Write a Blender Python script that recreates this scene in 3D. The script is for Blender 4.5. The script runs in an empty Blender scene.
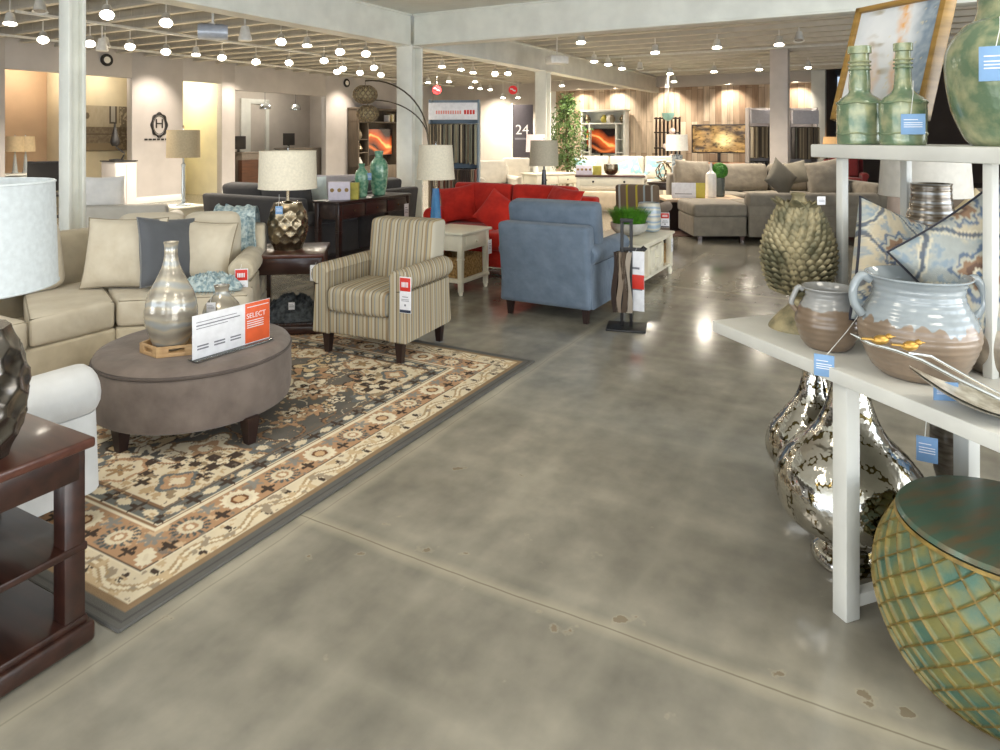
import bpy, bmesh, math, random
import numpy as np
from mathutils import Vector, Matrix, noise
random.seed(7)
SC = bpy.context.scene
COL = SC.collection
R = math.radians
F, HZ, CH = 690.0, 135.0, 1.5
# ---------------- camera, world, lights, exposure ----------------
cd = bpy.data.cameras.new('camera'); cam = bpy.data.objects.new('camera', cd); COL.objects.link(cam)
cam.location = (0, 0, CH); cam.rotation_euler = (R(90), 0, 0)
cd.sensor_width = 36; cd.lens = 36 * F / 1000; cd.shift_y = -0.24; cd.clip_start = 0.05; cd.clip_end = 100
SC.camera = cam
w = bpy.data.worlds.new('daylight'); SC.world = w; w.use_nodes = True
w.node_tree.nodes['Background'].inputs[0].default_value = (0.62, 0.78, 1, 1)
w.node_tree.nodes['Background'].inputs[1].default_value = 1.0
SC.view_settings.view_transform = 'Standard'; SC.view_settings.look = 'None'
SC.view_settings.gamma = 1; SC.view_settings.use_curve_mapping = False
SC.view_settings.exposure = 0.15
try:
    SC.cycles.use_denoising = True
    SC.cycles.max_bounces = 8; SC.cycles.diffuse_bounces = 4; SC.cycles.glossy_bounces = 4
    SC.cycles.transmission_bounces = 4
    SC.cycles.sample_clamp_indirect = 6; SC.cycles.use_light_tree = True
    SC.cycles.caustics_reflective = False; SC.cycles.caustics_refractive = False
except Exception: pass
BR = R(-29)                      # the building's axes are turned 29 degrees from the view
D1 = Vector((math.sin(R(29)), math.cos(R(29)), 0)); D2 = Vector((-math.cos(R(29)), math.sin(R(29)), 0))
def W(u, v, z=0): return Vector((D1.x*u + D2.x*v, D1.y*u + D2.y*v, z))
def P(x, y, z=0):
    Y = F * (CH - z) / (y - HZ); return Vector(((x - 500) / F * Y, Y, z))
def X(x, Y, z=0): return Vector(((x - 500) / F * Y, Y, z))
def ZY(y, Y): return CH - (y - HZ) * Y / F
def lin(r, g, b):
    f = lambda c: (c/255/12.92) if c/255 <= .04045 else ((c/255+.055)/1.055)**2.4
    return (f(r), f(g), f(b))
def area(name, loc, rot, sx, sy, power, color):
    d = bpy.data.lights.new(name, 'AREA'); d.shape = 'RECTANGLE'; d.size = sx; d.size_y = sy
    d.energy = power; d.color = color
    o = bpy.data.objects.new(name, d); COL.objects.link(o); o.location = loc; o.rotation_euler = rot; return o
DAY, WARM, NEUT = (0.84, 0.92, 1.0), (1.0, 0.86, 0.70), (1.0, 0.92, 0.80)
# daylight through the shop windows: right wall (v=-7) and front wall (u=-5)
area('window_light_side', W(1.5, -6.85, 1.7), (R(90), 0, BR + R(90)), 11, 2.8, 400, DAY)
area('window_light_front', W(-4.85, 3, 1.7), (R(90), 0, BR), 14, 2.8, 250, DAY)
# uplights added low at the windows to brighten the front ceiling
area('added_uplight', W(1.5, -6.8, .45), (R(128), 0, BR + R(90)), 11, .7, 210, (1, .95, .86))
area('added_uplight', W(-4.8, 3, .45), (R(128), 0, BR), 14, .7, 190, (1, .97, .90))
# added fill lights just below the front ceiling, out of view
for i, (u, v) in enumerate([(0.6, 2.5), (1.2, -1.5), (-2.5, 1.0), (5.0, -3.2)]):
    area('added_ceiling_fill', W(u, v, 3.19), (0, 0, BR), 1.2, 1.2, 40, NEUT)
# ---------------- mesh helpers ----------------
def smoothed(me, ang=40):
    for p in me.polygons: p.use_smooth = True
    try: me.set_sharp_from_angle(angle=R(ang))
    except Exception: pass
def link(name, me, mat, parent=None, loc=None, rz=None, ang=40):
    if mat is not None:
        for m in (mat if isinstance(mat, (list, tuple)) else [mat]): me.materials.append(m)
    smoothed(me, ang)
    o = bpy.data.objects.new(name, me); COL.objects.link(o)
    if parent is not None: o.parent = parent
    if loc is not None: o.location = loc
    if rz is not None: o.rotation_euler = (0, 0, rz)
    return o
class MB:
    def __init__(s): s.v = []; s.f = []; s.mi = []; s.cur = 0; s.col = None
    def add(s, vs, fs, M=None):
        n = len(s.v)
        if M is not None: vs = [M @ Vector(v) for v in vs]
        s.v.extend(tuple(v) for v in vs); s.f.extend(tuple(i + n for i in f) for f in fs)
        s.mi.extend([s.cur] * len(fs)); return s
    def soft(s, c, size, r=.01, k=2, n=1, bulge=(0, 0, 0), rot=None, fn=None):
        h = [x/2 for x in size]; r = min(r, *[x*.98 for x in h])
        ax = []
        for a in range(3):
            inn = h[a] - r; t = [-h[a] + r*(1-math.cos(i/k*math.pi/2)) if k > 1 else -h[a] for i in range(k)]
            t += [-inn + 2*inn*i/n for i in range(n+1)]
            t += [-x for x in reversed(t[:k])]; ax.append(t)
        vid = {}; vs = []; fs = []
        def vert(q):
            key = tuple(round(x, 6) for x in q)
            if key in vid: return vid[key]
            c0 = [max(-(h[a]-r), min(h[a]-r, q[a])) for a in range(3)]
            d = Vector([q[a]-c0[a] for a in range(3)])
            if d.length > 1e-9: d = d.normalized() * r
            p = [c0[a] + d[a] for a in range(3)]
            e = [1-(p[a]/h[a])**2 for a in range(3)]
            for a in range(3):
                if bulge[a]:
                    b, c_ = [x for x in range(3) if x != a]
                    p[a] += bulge[a] * (p[a]/h[a]) * max(e[b], 0)**.7 * max(e[c_], 0)**.7
            vid[key] = len(vs); vs.append(Vector(p)); return vid[key]
        for a in range(3):
            b, c_ = (a+1) % 3, (a+2) % 3
            for sg in (-1, 1):
                for i in range(len(ax[b])-1):
                    for j in range(len(ax[c_])-1):
                        qs = []
                        for (ii, jj) in ((i, j), (i+1, j), (i+1, j+1), (i, j+1)):
                            q = [0]*3; q[a] = sg*h[a]; q[b] = ax[b][ii]; q[c_] = ax[c_][jj]; qs.append(vert(q))
                        if sg < 0: qs.reverse()
                        if len(set(qs)) > 2: fs.append(list(dict.fromkeys(qs)))
        if fn: vs = [Vector(fn(v)) for v in vs]
        M = Matrix.Translation(c)
        if rot: M = M @ Matrix.Rotation(rot[2], 4, 'Z') @ Matrix.Rotation(rot[1], 4, 'Y') @ Matrix.Rotation(rot[0], 4, 'X')
        return s.add(vs, fs, M)
    def box(s, x0, x1, y0, y1, z0, z1, r=.004, rot=None):
        return s.soft(((x0+x1)/2, (y0+y1)/2, (z0+z1)/2), (abs(x1-x0), abs(y1-y0), abs(z1-z0)), r, 1, 1, rot=rot)
    def lathe(s, prof, seg=32, c=(0, 0, 0), fn=None, M=None):
        vs = []; fs = []; n = len(prof)
        for i in range(seg):
            a = 2*math.pi*i/seg
            for (r, z) in prof:
                p = (r*math.cos(a), r*math.sin(a), z)
                if fn: p = fn(a, r, z)
                vs.append((p[0]+c[0], p[1]+c[1], p[2]+c[2]))
        for i in range(seg):
            j = (i+1) % seg
            for k in range(n-1): fs.append((i*n+k, j*n+k, j*n+k+1, i*n+k+1))
        if prof[0][0] > 1e-4: fs.append([i*n for i in reversed(range(seg))])
        if prof[-1][0] > 1e-4 and prof[-1] != prof[0]: fs.append([i*n+n-1 for i in range(seg)])
        return s.add(vs, fs, M)
    def taper(s, c, r0, r1, h, seg=4, rot=math.pi/4, sq=True):
        """tapered leg: r0 at the floor, r1 at the top"""
        k = math.sqrt(2) if seg == 4 else 1
        M = Matrix.Translation(c) @ Matrix.Rotation(rot, 4, 'Z')
        return s.lathe([(r0*k, 0), (r1*k, h)], seg, M=M)
    def tube(s, pts, r, seg=8, closed=False):
        pts = [Vector(p) for p in pts]; n = len(pts); vs = []; fs = []
        up = Vector((0, 0, 1)); prev = None
        for i, p in enumerate(pts):
            t = (pts[(i+1) % n] - pts[i-1]) if (closed or 0 < i < n-1) else (pts[1]-pts[0] if i == 0 else pts[-1]-pts[-2])
            t = t.normalized() if t.length > 1e-9 else Vector((0, 0, 1))
            if prev is None:
                a = t.cross(up) if abs(t.dot(up)) < .95 else t.cross(Vector((1, 0, 0)))
            else: a = prev - t*prev.dot(t)
            a.normalize(); b = t.cross(a); prev = a
            rr = r[i] if isinstance(r, (list, tuple)) else r
            for k in range(seg):
                an = 2*math.pi*k/seg; vs.append(p + a*rr*math.cos(an) + b*rr*math.sin(an))
        m = n if closed else n-1
        for i in range(m):
            j = (i+1) % n
            for k in range(seg):
                l = (k+1) % seg; fs.append((i*seg+k, i*seg+l, j*seg+l, j*seg+k))
        if not closed:
            fs.append(list(reversed(range(seg)))); fs.append([(n-1)*seg+k for k in range(seg)])
        return s.add(vs, fs)
    def prism(s, poly, z0, z1, r=0, M=None):
        bm = bmesh.new(); vb = [bm.verts.new((x, y, z0)) for x, y in poly]; vt = [bm.verts.new((x, y, z1)) for x, y in poly]
        n = len(poly); bm.faces.new(list(reversed(vb))); bm.faces.new(vt)
        for i in range(n): bm.faces.new((vb[i], vb[(i+1) % n], vt[(i+1) % n], vt[i]))
        bmesh.ops.recalc_face_normals(bm, faces=bm.faces)
        if r: bmesh.ops.bevel(bm, geom=bm.edges[:], offset=r, segments=3, profile=.5, affect='EDGES')
        bm.verts.ensure_lookup_table(); bm.verts.index_update()
        s.add([v.co.copy() for v in bm.verts], [[v.index for v in f.verts] for f in bm.faces], M); bm.free(); return s
    def grid(s, nu, nv, fn, M=None, wrapu=False):
        vs = [fn(i/(nu-1) if not wrapu else i/nu, j/(nv-1)) for i in range(nu) for j in range(nv)]
        fs = []
        for i in range(nu if wrapu else nu-1):
            i2 = (i+1) % nu
            for j in range(nv-1): fs.append((i*nv+j, i2*nv+j, i2*nv+j+1, i*nv+j+1))
        return s.add(vs, fs, M)
    def build(s, name, mat, parent=None, loc=None, rz=None, ang=40):
        me = bpy.data.meshes.new(name); me.from_pydata(s.v, [], s.f)
        for p, m in zip(me.polygons, s.mi): p.material_index = m
        me.update()
        o = link(name, me, mat, parent, loc, rz, ang)
        if s.col is not None:
            ca = me.color_attributes.new('pattern', 'FLOAT_COLOR', 'POINT')
            ca.data.foreach_set('color', np.asarray(s.col, dtype=np.float32).ravel())
        return o
def thing(name, label, cat, loc=(0, 0, 0), rz=0, group=None):
    o = bpy.data.objects.new(name, None); COL.objects.link(o); o.empty_display_size = .1
    o.location = loc; o.rotation_euler = (0, 0, rz); o['label'] = label; o['category'] = cat
    if group: o['group'] = group
    return o
def tag(o, label, cat, group=None, kind=None):
    o['label'] = label; o['category'] = cat
    if group: o['group'] = group
    if kind: o['kind'] = kind
    return o
def struct(o): o['kind'] = 'structure'; return o
def copy_tree(o, parent=None):
    c = o.copy(); COL.objects.link(c)
    if parent is not None: c.parent = parent
    for ch in [x for x in COL.objects if x.parent == o]: copy_tree(ch, c)
    return c
# ---------------- materials ----------------
MC = {}
def nodes(name):
    m = bpy.data.materials.new(name); m.use_nodes = True; nt = m.node_tree
    return m, nt, nt.nodes['Principled BSDF']
def N(nt, typ, **kw):
    n = nt.nodes.new(typ)
    for k, v in kw.items():
        if k.startswith('i_'):
            key = k[2:]; key = int(key) if key.isdigit() else key.replace('_', ' ')
            n.inputs[key].default_value = v
        else: setattr(n, k, v)
    return n
def rgba(c): return (*c, 1)
def mottle(nt, c1, c2, scale, lo=.35, hi=.65, detail=4, coord='Object', vec=None):
    if vec is None:
        tc = N(nt, 'ShaderNodeTexCoord'); vec = tc.outputs[coord]
    nz = N(nt, 'ShaderNodeTexNoise', i_Scale=scale, i_Detail=detail)
    nt.links.new(vec, nz.inputs['Vector'])
    cr = N(nt, 'ShaderNodeValToRGB'); cr.color_ramp.elements[0].position = lo; cr.color_ramp.elements[1].position = hi
    cr.color_ramp.elements[0].color = rgba(c1); cr.color_ramp.elements[1].color = rgba(c2)
    nt.links.new(nz.outputs[0], cr.inputs[0]); return cr, nz, vec
def mat(name, c, rough=.5, metal=0, c2=None, scale=20, bump=0, bscale=None, spec=.5, coat=0, emit=0, sheen=0, trans=0, lo=.35, hi=.65, ior=1.45, stretch=None):
    if name in MC: return MC[name]
    m, nt, b = nodes(name)
    c = lin(*c); b.inputs['Base Color'].default_value = rgba(c)
    b.inputs['Roughness'].default_value = rough; b.inputs['Metallic'].default_value = metal
    b.inputs['Specular IOR Level'].default_value = spec; b.inputs['Coat Weight'].default_value = coat
    b.inputs['Coat Roughness'].default_value = .08; b.inputs['IOR'].default_value = ior
    b.inputs['Transmission Weight'].default_value = trans
    if sheen: b.inputs['Sheen Weight'].default_value = sheen; b.inputs['Sheen Roughness'].default_value = .5
    if emit:
        b.inputs['Emission Color'].default_value = rgba(c); b.inputs['Emission Strength'].default_value = emit
    vec = None
    tc = N(nt, 'ShaderNodeTexCoord'); vec = tc.outputs['Object']
    if stretch:
        mp = N(nt, 'ShaderNodeMapping'); mp.inputs['Scale'].default_value = stretch
        nt.links.new(vec, mp.inputs[0]); vec = mp.outputs[0]
    c2 = c2 if c2 is not None else tuple(max(0, x-8) for x in [a*255 for a in (0, 0, 0)]) if False else c2
    if c2 is None:      # every surface keeps a little variation of its own
        cr, nz, _ = mottle(nt, tuple(x*.93 for x in c), tuple(min(1, x*1.05) for x in c), scale, vec=vec)
    else: cr, nz, _ = mottle(nt, c, lin(*c2), scale, lo, hi, vec=vec)
    nt.links.new(cr.outputs[0], b.inputs['Base Color'])
    if bump:
        n2 = N(nt, 'ShaderNodeTexNoise', i_Scale=bscale or scale, i_Detail=3.0); nt.links.new(vec, n2.inputs['Vector'])
        bp = N(nt, 'ShaderNodeBump', i_Strength=bump, i_Distance=.01); nt.links.new(n2.outputs[0], bp.inputs['Height'])
        nt.links.new(bp.outputs[0], b.inputs['Normal'])
    MC[name] = m; return m
def fabric(name, c, c2=None, wr=.25):
    if name in MC: return MC[name]
    m, nt, b = nodes(name); c = lin(*c); c2 = lin(*c2) if c2 else tuple(x*.86 for x in c)
    cr, nz, vec = mottle(nt, c2, c, 9, .3, .7)
    nt.links.new(cr.outputs[0], b.inputs['Base Color']); b.inputs['Roughness'].default_value = .85
    b.inputs['Sheen Weight'].default_value = .15; b.inputs['Specular IOR Level'].default_value = .25
    n1 = N(nt, 'ShaderNodeTexNoise', i_Scale=5.0, i_Detail=3.0); nt.links.new(vec, n1.inputs['Vector'])
    n2 = N(nt, 'ShaderNodeTexNoise', i_Scale=260.0, i_Detail=1.0); nt.links.new(vec, n2.inputs['Vector'])
    b1 = N(nt, 'ShaderNodeBump', i_Strength=wr, i_Distance=.05); nt.links.new(n1.outputs[0], b1.inputs['Height'])
    b2 = N(nt, 'ShaderNodeBump', i_Strength=.25, i_Distance=.002); nt.links.new(n2.outputs[0], b2.inputs['Height'])
    nt.links.new(b1.outputs[0], b2.inputs['Normal']); nt.links.new(b2.outputs[0], b.inputs['Normal'])
    MC[name] = m; return m
def stripes(name, cols, period, axis=0, tilt=0):
    if name in MC: return MC[name]
    m, nt, b = nodes(name); tc = N(nt, 'ShaderNodeTexCoord'); sp = N(nt, 'ShaderNodeSeparateXYZ')
    nt.links.new(tc.outputs['Object'], sp.inputs[0]); src = sp.outputs[axis if axis < 3 else 0]
    if axis == 3:
        ad = N(nt, 'ShaderNodeMath', operation='ADD'); nt.links.new(sp.outputs[0], ad.inputs[0]); nt.links.new(sp.outputs[1], ad.inputs[1]); src = ad.outputs[0]
    d = N(nt, 'ShaderNodeMath', operation='DIVIDE'); nt.links.new(src, d.inputs[0]); d.inputs[1].default_value = period
    fr = N(nt, 'ShaderNodeMath', operation='FRACT'); nt.links.new(d.outputs[0], fr.inputs[0])
    cr = N(nt, 'ShaderNodeValToRGB'); cr.color_ramp.interpolation = 'CONSTANT'
    el = cr.color_ramp.elements; tot = sum(x[1] for x in cols); pos = 0
    for i, (c, wd) in enumerate(cols):
        e = el[i] if i < 2 else el.new(pos); e.position = pos; e.color = rgba(lin(*c)); pos += wd/tot
    nt.links.new(fr.outputs[0], cr.inputs[0]); nt.links.new(cr.outputs[0], b.inputs['Base Color'])
    b.inputs['Roughness'].default_value = .85; b.inputs['Specular IOR Level'].default_value = .2
    MC[name] = m; return m
def wood(name, c, c2, rough=.35, scale=(1, 12, 12), coat=0, wscale=3):
    if name in MC: return MC[name]
    m, nt, b = nodes(name); tc = N(nt, 'ShaderNodeTexCoord'); mp = N(nt, 'ShaderNodeMapping'); mp.inputs['Scale'].default_value = scale
    nt.links.new(tc.outputs['Object'], mp.inputs[0])
    cr, nz, _ = mottle(nt, lin(*c), lin(*c2), wscale, .3, .7, detail=6, vec=mp.outputs[0])
    nt.links.new(cr.outputs[0], b.inputs['Base Color']); b.inputs['Roughness'].default_value = rough
    b.inputs['Coat Weight'].default_value = coat; b.inputs['Coat Roughness'].default_value = .12
    MC[name] = m; return m
def vcol(name, rough=.8, metal=0, bump=0, spec=.3, emit=0, bscale=300, coat=0):
    if name in MC: return MC[name]
    m, nt, b = nodes(name); a = N(nt, 'ShaderNodeVertexColor', layer_name='pattern')
    nt.links.new(a.outputs[0], b.inputs['Base Color']); b.inputs['Roughness'].default_value = rough
    b.inputs['Metallic'].default_value = metal; b.inputs['Specular IOR Level'].default_value = spec; b.inputs['Coat Weight'].default_value = coat
    if emit:
        nt.links.new(a.outputs[0], b.inputs['Emission Color']); b.inputs['Emission Strength'].default_value = emit
    if bump:
        tc = N(nt, 'ShaderNodeTexCoord'); n = N(nt, 'ShaderNodeTexNoise', i_Scale=bscale); nt.links.new(tc.outputs['Object'], n.inputs['Vector'])
        bp = N(nt, 'ShaderNodeBump', i_Strength=bump, i_Distance=.004); nt.links.new(n.outputs[0], bp.inputs['Height']); nt.links.new(bp.outputs[0], b.inputs['Normal'])
    MC[name] = m; return m
def L(*c): return np.array(lin(*c))
def vnoise(x, y, s, seed=0):
    """smooth value noise on numpy arrays"""
    rs = np.random.RandomState(seed); T = rs.rand(64, 64)
    x = x*s; y = y*s; xi = np.floor(x).astype(int); yi = np.floor(y).astype(int); fx = x-xi; fy = y-yi
    fx = fx*fx*(3-2*fx); fy = fy*fy*(3-2*fy); g = lambda a, b: T[a % 64, b % 64]
    return (g(xi, yi)*(1-fx)+g(xi+1, yi)*fx)*(1-fy)+(g(xi, yi+1)*(1-fx)+g(xi+1, yi+1)*fx)*fy
def fbm(x, y, s, seed=0): return (vnoise(x, y, s, seed)+.5*vnoise(x, y, s*2, seed+1)+.25*vnoise(x, y, s*4, seed+2))/1.75
def picture(name, wd, ht, nx, ny, fn, material, parent, M=None, thick=.004):
    """flat panel in the local XZ plane facing -Y with a painted pattern"""
    mb = MB(); mb.grid(nx, ny, lambda a, b: Vector(((a-.5)*wd, 0, b*ht)), M)
    a, b = np.meshgrid(np.linspace(0, 1, nx), np.linspace(0, 1, ny), indexing='ij')
    c = fn(a.ravel(), b.ravel()); mb.col = np.concatenate([np.clip(c, 0, 1), np.ones((len(c), 1))], 1)
    o = mb.build(name, material, parent); return o
def mixc(a, b, t): t = np.clip(t, 0, 1)[:, None]; return a*(1-t) + b*t
def text(name, body, size, material, parent, M, extrude=.001):
    cu = bpy.data.curves.new(name, 'FONT'); cu.body = body; cu.size = size; cu.extrude = extrude
    cu.align_x = 'CENTER'; cu.align_y = 'CENTER'; cu.resolution_u = 3
    t = bpy.data.objects.new(name, cu); COL.objects.link(t)
    me = bpy.data.meshes.new_from_object(t.evaluated_get(bpy.context.evaluated_depsgraph_get()))
    bpy.data.objects.remove(t)
    me.transform(M); o = link(name, me, material, parent); return o
UPR = Matrix.Rotation(R(90), 4, 'X')     # text plane -> upright, facing -Y
# ================= THE SETTING =================
M_wall = mat('wall_paint', (194, 186, 177), .8, scale=2)
M_wallL = mat('wall_paint_lilac', (190, 185, 182), .8, scale=2)
M_white = mat('white_paint', (226, 227, 220), .55, scale=3)
M_ceil = mat('ceiling_white', (244, 244, 238), .8, scale=2)
M_deck = mat('deck_paint', (112, 105, 94), .8, scale=2)
M_joist = mat('joist_paint', (206, 199, 184), .6, scale=4)
M_tan = mat('tan_paint', (205, 176, 146), .8, scale=2)
M_cream = mat('cream_paint', (222, 211, 182), .8, scale=2)
M_yell = mat('pale_yellow_paint', (236, 229, 198), .8, scale=2)
M_taupe = mat('taupe_paint', (122, 108, 98), .8, scale=2)
M_steel = mat('painted_steel', (236, 236, 226), .4, scale=4)
def sbox(name, u0, u1, v0, v1, z0, z1, m, r=.004):
    o = MB().box(-v1, -v0, u0, u1, z0, z1, r).build(name, m, None, (0, 0, 0), BR); return struct(o)
def floor_material():
    m, nt, b = nodes('polished_concrete'); lk = nt.links.new
    tc = N(nt, 'ShaderNodeTexCoord'); vec = tc.outputs['Object']
    cr, nz, _ = mottle(nt, lin(118, 114, 104), lin(157, 152, 140), .9, .32, .68, detail=8, vec=vec)
    mp = N(nt, 'ShaderNodeMapping'); mp.inputs['Scale'].default_value = (1.6, .7, 1); mp.inputs['Rotation'].default_value = (0, 0, .5); lk(vec, mp.inputs[0])
    c2, n2, _ = mottle(nt, (.62, .62, .61), (1.14, 1.12, 1.08), 2.6, .3, .7, detail=10, vec=mp.outputs[0])
    mx = N(nt, 'ShaderNodeMixRGB', blend_type='MULTIPLY'); mx.inputs[0].default_value = .8
    lk(cr.outputs[0], mx.inputs[1]); lk(c2.outputs[0], mx.inputs[2]); cur = mx.outputs[0]
    c9, n9, _ = mottle(nt, (.80, .80, .79), (1.14, 1.13, 1.10), 9, .3, .7, detail=12, vec=vec)
    m9 = N(nt, 'ShaderNodeMixRGB', blend_type='MULTIPLY'); m9.inputs[0].default_value = .7; lk(cur, m9.inputs[1]); lk(c9.outputs[0], m9.inputs[2]); cur = m9.outputs[0]
    sp = N(nt, 'ShaderNodeSeparateXYZ'); nw = N(nt, 'ShaderNodeTexNoise', i_Scale=1.7, i_Detail=6.0); lk(vec, nw.inputs['Vector'])
    wv = N(nt, 'ShaderNodeVectorMath', operation='SCALE'); wv.inputs['Scale'].default_value = .12; lk(nw.outputs[1], wv.inputs[0])
    ad = N(nt, 'ShaderNodeVectorMath', operation='ADD'); lk(vec, ad.inputs[0]); lk(wv.outputs[0], ad.inputs[1]); lk(ad.outputs[0], sp.inputs[0])
    def line(axis, offs, per, wd, col, amt, src):
        nonlocal cur
        s_ = N(nt, 'ShaderNodeMath', operation='SUBTRACT'); lk(src.outputs[axis], s_.inputs[0]); s_.inputs[1].default_value = offs - per/2
        md = N(nt, 'ShaderNodeMath', operation='PINGPONG'); lk(s_.outputs[0], md.inputs[0]); md.inputs[1].default_value = per/2
        mr = N(nt, 'ShaderNodeMapRange'); mr.inputs['From Min'].default_value = per/2-wd; mr.inputs['From Max'].default_value = per/2
        mr.inputs['To Max'].default_value = amt; lk(md.outputs[0], mr.inputs[0])
        k = N(nt, 'ShaderNodeMixRGB'); lk(mr.outputs[0], k.inputs[0]); lk(cur, k.inputs[1]); k.inputs[2].default_value = rgba(lin(*col)); cur = k.outputs[0]
        return mr
    line(0, -.03, .62, .07, (186, 179, 160), .14, sp); line(1, .3, .62, .07, (186, 179, 160), .14, sp)
    sq = N(nt, 'ShaderNodeSeparateXYZ'); wv2 = N(nt, 'ShaderNodeVectorMath', operation='SCALE'); wv2.inputs['Scale'].default_value = .05; lk(nw.outputs[1], wv2.inputs[0])
    ad2 = N(nt, 'ShaderNodeVectorMath', operation='ADD'); lk(vec, ad2.inputs[0]); lk(wv2.outputs[0], ad2.inputs[1]); lk(ad2.outputs[0], sq.inputs[0])
    line(0, -1.93, 4.8, .05, (200, 190, 165), .25, sq); line(0, -1.93, 4.8, .005, (110, 102, 88), .5, sq)
    line(1, 2.02, 4.8, .05, (196, 186, 160), .35, sq); line(1, 2.02, 4.8, .005, (96, 86, 72), .75, sq)
    # brown spalled patches with a pale edge, thickest along the crack
    n3 = N(nt, 'ShaderNodeTexNoise', i_Scale=7.5, i_Detail=9.0); lk(vec, n3.inputs['Vector'])
    so = N(nt, 'ShaderNodeSeparateXYZ'); lk(vec, so.inputs[0])
    dd = N(nt, 'ShaderNodeMath', operation='SUBTRACT'); lk(so.outputs[1], dd.inputs[0]); dd.inputs[1].default_value = 2.05
    da = N(nt, 'ShaderNodeMath', operation='ABSOLUTE'); lk(dd.outputs[0], da.inputs[0])
    dm = N(nt, 'ShaderNodeMapRange'); dm.inputs['From Max'].default_value = .22; dm.inputs['To Min'].default_value = .075; dm.inputs['To Max'].default_value = 0; lk(da.outputs[0], dm.inputs[0])
    sm = N(nt, 'ShaderNodeMath', operation='ADD'); lk(n3.outputs[0], sm.inputs[0]); lk(dm.outputs[0], sm.inputs[1])
    for lo, hi, col, amt in ((.690, .73, (176, 166, 142), .35), (.722, .738, (112, 96, 76), .7)):
        mr = N(nt, 'ShaderNodeMapRange'); mr.inputs['From Min'].default_value = lo; mr.inputs['From Max'].default_value = hi; mr.inputs['To Max'].default_value = amt
        lk(sm.outputs[0], mr.inputs[0]); k = N(nt, 'ShaderNodeMixRGB'); lk(mr.outputs[0], k.inputs[0]); lk(cur, k.inputs[1]); k.inputs[2].default_value = rgba(lin(*col)); cur = k.outputs[0]
    lk(cur, b.inputs['Base Color'])
    rr = N(nt, 'ShaderNodeMapRange'); lk(n2.outputs[0], rr.inputs[0]); rr.inputs['To Min'].default_value = .10; rr.inputs['To Max'].default_value = .30
    lk(rr.outputs[0], b.inputs['Roughness']); b.inputs['Specular IOR Level'].default_value = .5
    b.inputs['Coat Weight'].default_value = .65; b.inputs['Coat Roughness'].default_value = .14
    return m
struct(MB().box(-17.6, 8, -6, 27, -.1, 0, .001).build('floor', floor_material(), None, (0, 0, 0), BR))
ZC = 3.22
# ceiling over the front area (smooth, white), deck above the joists elsewhere
sbox('ceiling', -5.2, 8.0, -7.2, 5.9, ZC, ZC+.1, M_ceil)
sbox('ceiling', -5.2, 26.4, 6.12, 17.4, 3.8, 3.9, M_deck)
sbox('ceiling', 8.2, 26.4, -7.2, 6.1, 3.5, 3.6, M_deck)
for i, u in enumerate(np.arange(2.0, 24.4, .62)):
    j = MB(); j.box(-14.1, -6.2, -.045, .045, 3.22, 3.26, .004); j.box(-14.1, -6.2, -.012, .012, 3.26, 3.46, .002); j.box(-14.1, -6.2, -.03, .03, 3.46, 3.49, .002)
    for k in range(26):
        x0 = -14.0 + k*.3; j.box(x0, x0+.02, -.015, .015, 3.24, 3.48, .002)
    struct(j.build('ceiling_joist', M_joist, None, W(u, 0, 0), BR))
for i, u in enumerate(np.arange(8.7, 20.4, .66)):
    struct(MB().box(-5.85, 6.9, -.07, .07, 3.22, 3.44, .004).build('ceiling_joist', M_joist, None, W(u, 0, 0), BR))
# beams (I sections) and columns
def beam(name, p0, p1, wdt=.26, z0=2.775, z1=3.22):
    d = (p1-p0); L_ = d.length; rz = math.atan2(d.y, d.x); m = MB()
    m.box(0, L_, -wdt/2, wdt/2, z0, z0+.025, .003); m.box(0, L_, -wdt/2, wdt/2, z1-.025, z1, .003); m.box(0, L_, -wdt/2+.03, wdt/2-.03, z0+.02, z1-.02, .003)
    return struct(m.build(name, M_steel, None, (p0.x, p0.y, 0), rz))
beam('ceiling_beam', W(-5, 5.99), W(8.0, 5.99)); beam('ceiling_beam', W(8.12, 5.99), W(20.5, 5.99))
beam('ceiling_beam', W(8.11, 5.84), W(8.11, -7))
def column(u, v, s, top=2.775, m=None, pl=True):
    c = MB(); t = .03; h = s/2
    c.box(-h, h, -h, -h+t, 0, top, .003); c.box(-h, h, h-t, h, 0, top, .003); c.box(-t/2, t/2, -h+t/2, h-t/2, 0, top, .003)
    c.box(-h-.01, h+.01, -h-.01, h+.01, top-.02, top, .002); c.box(-h-.05, h+.05, -h-.05, h+.05, 0, .02, .002)
    o = c.build('steel_column', m or M_steel, None, W(u, v, 0), BR); return struct(o)
column(3.35, 5.99, .145); column(8.11, 5.99, .27); column(12.6, 5.99, .24)
struct(MB().box(-.17, .17, -.17, .17, 0, 3.24, .006).build('square_column', mat('column_paint', (216, 206, 198), .7, scale=3), None, W(15.1, 14.1*(.485-.874*.406), 0), BR))
# ceiling diffuser above the beam corner
vt = MB(); vt.box(-.3, .3, -.12, .12, ZC-.012, ZC-.001, .002)
t = thing('ceiling_vent', 'white slotted air grille in the white ceiling above the beam corner', 'air vent', W(6.6, 4.9, 0), BR)
vt.build('frame', M_white, t); sl = MB()
for k in range(5): sl.box(-.27, .27, -.09+k*.04, -.075+k*.04, ZC-.018, ZC-.011, .001)
sl.build('slot', mat('black_matt', (18, 18, 18), .6), t)
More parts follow.
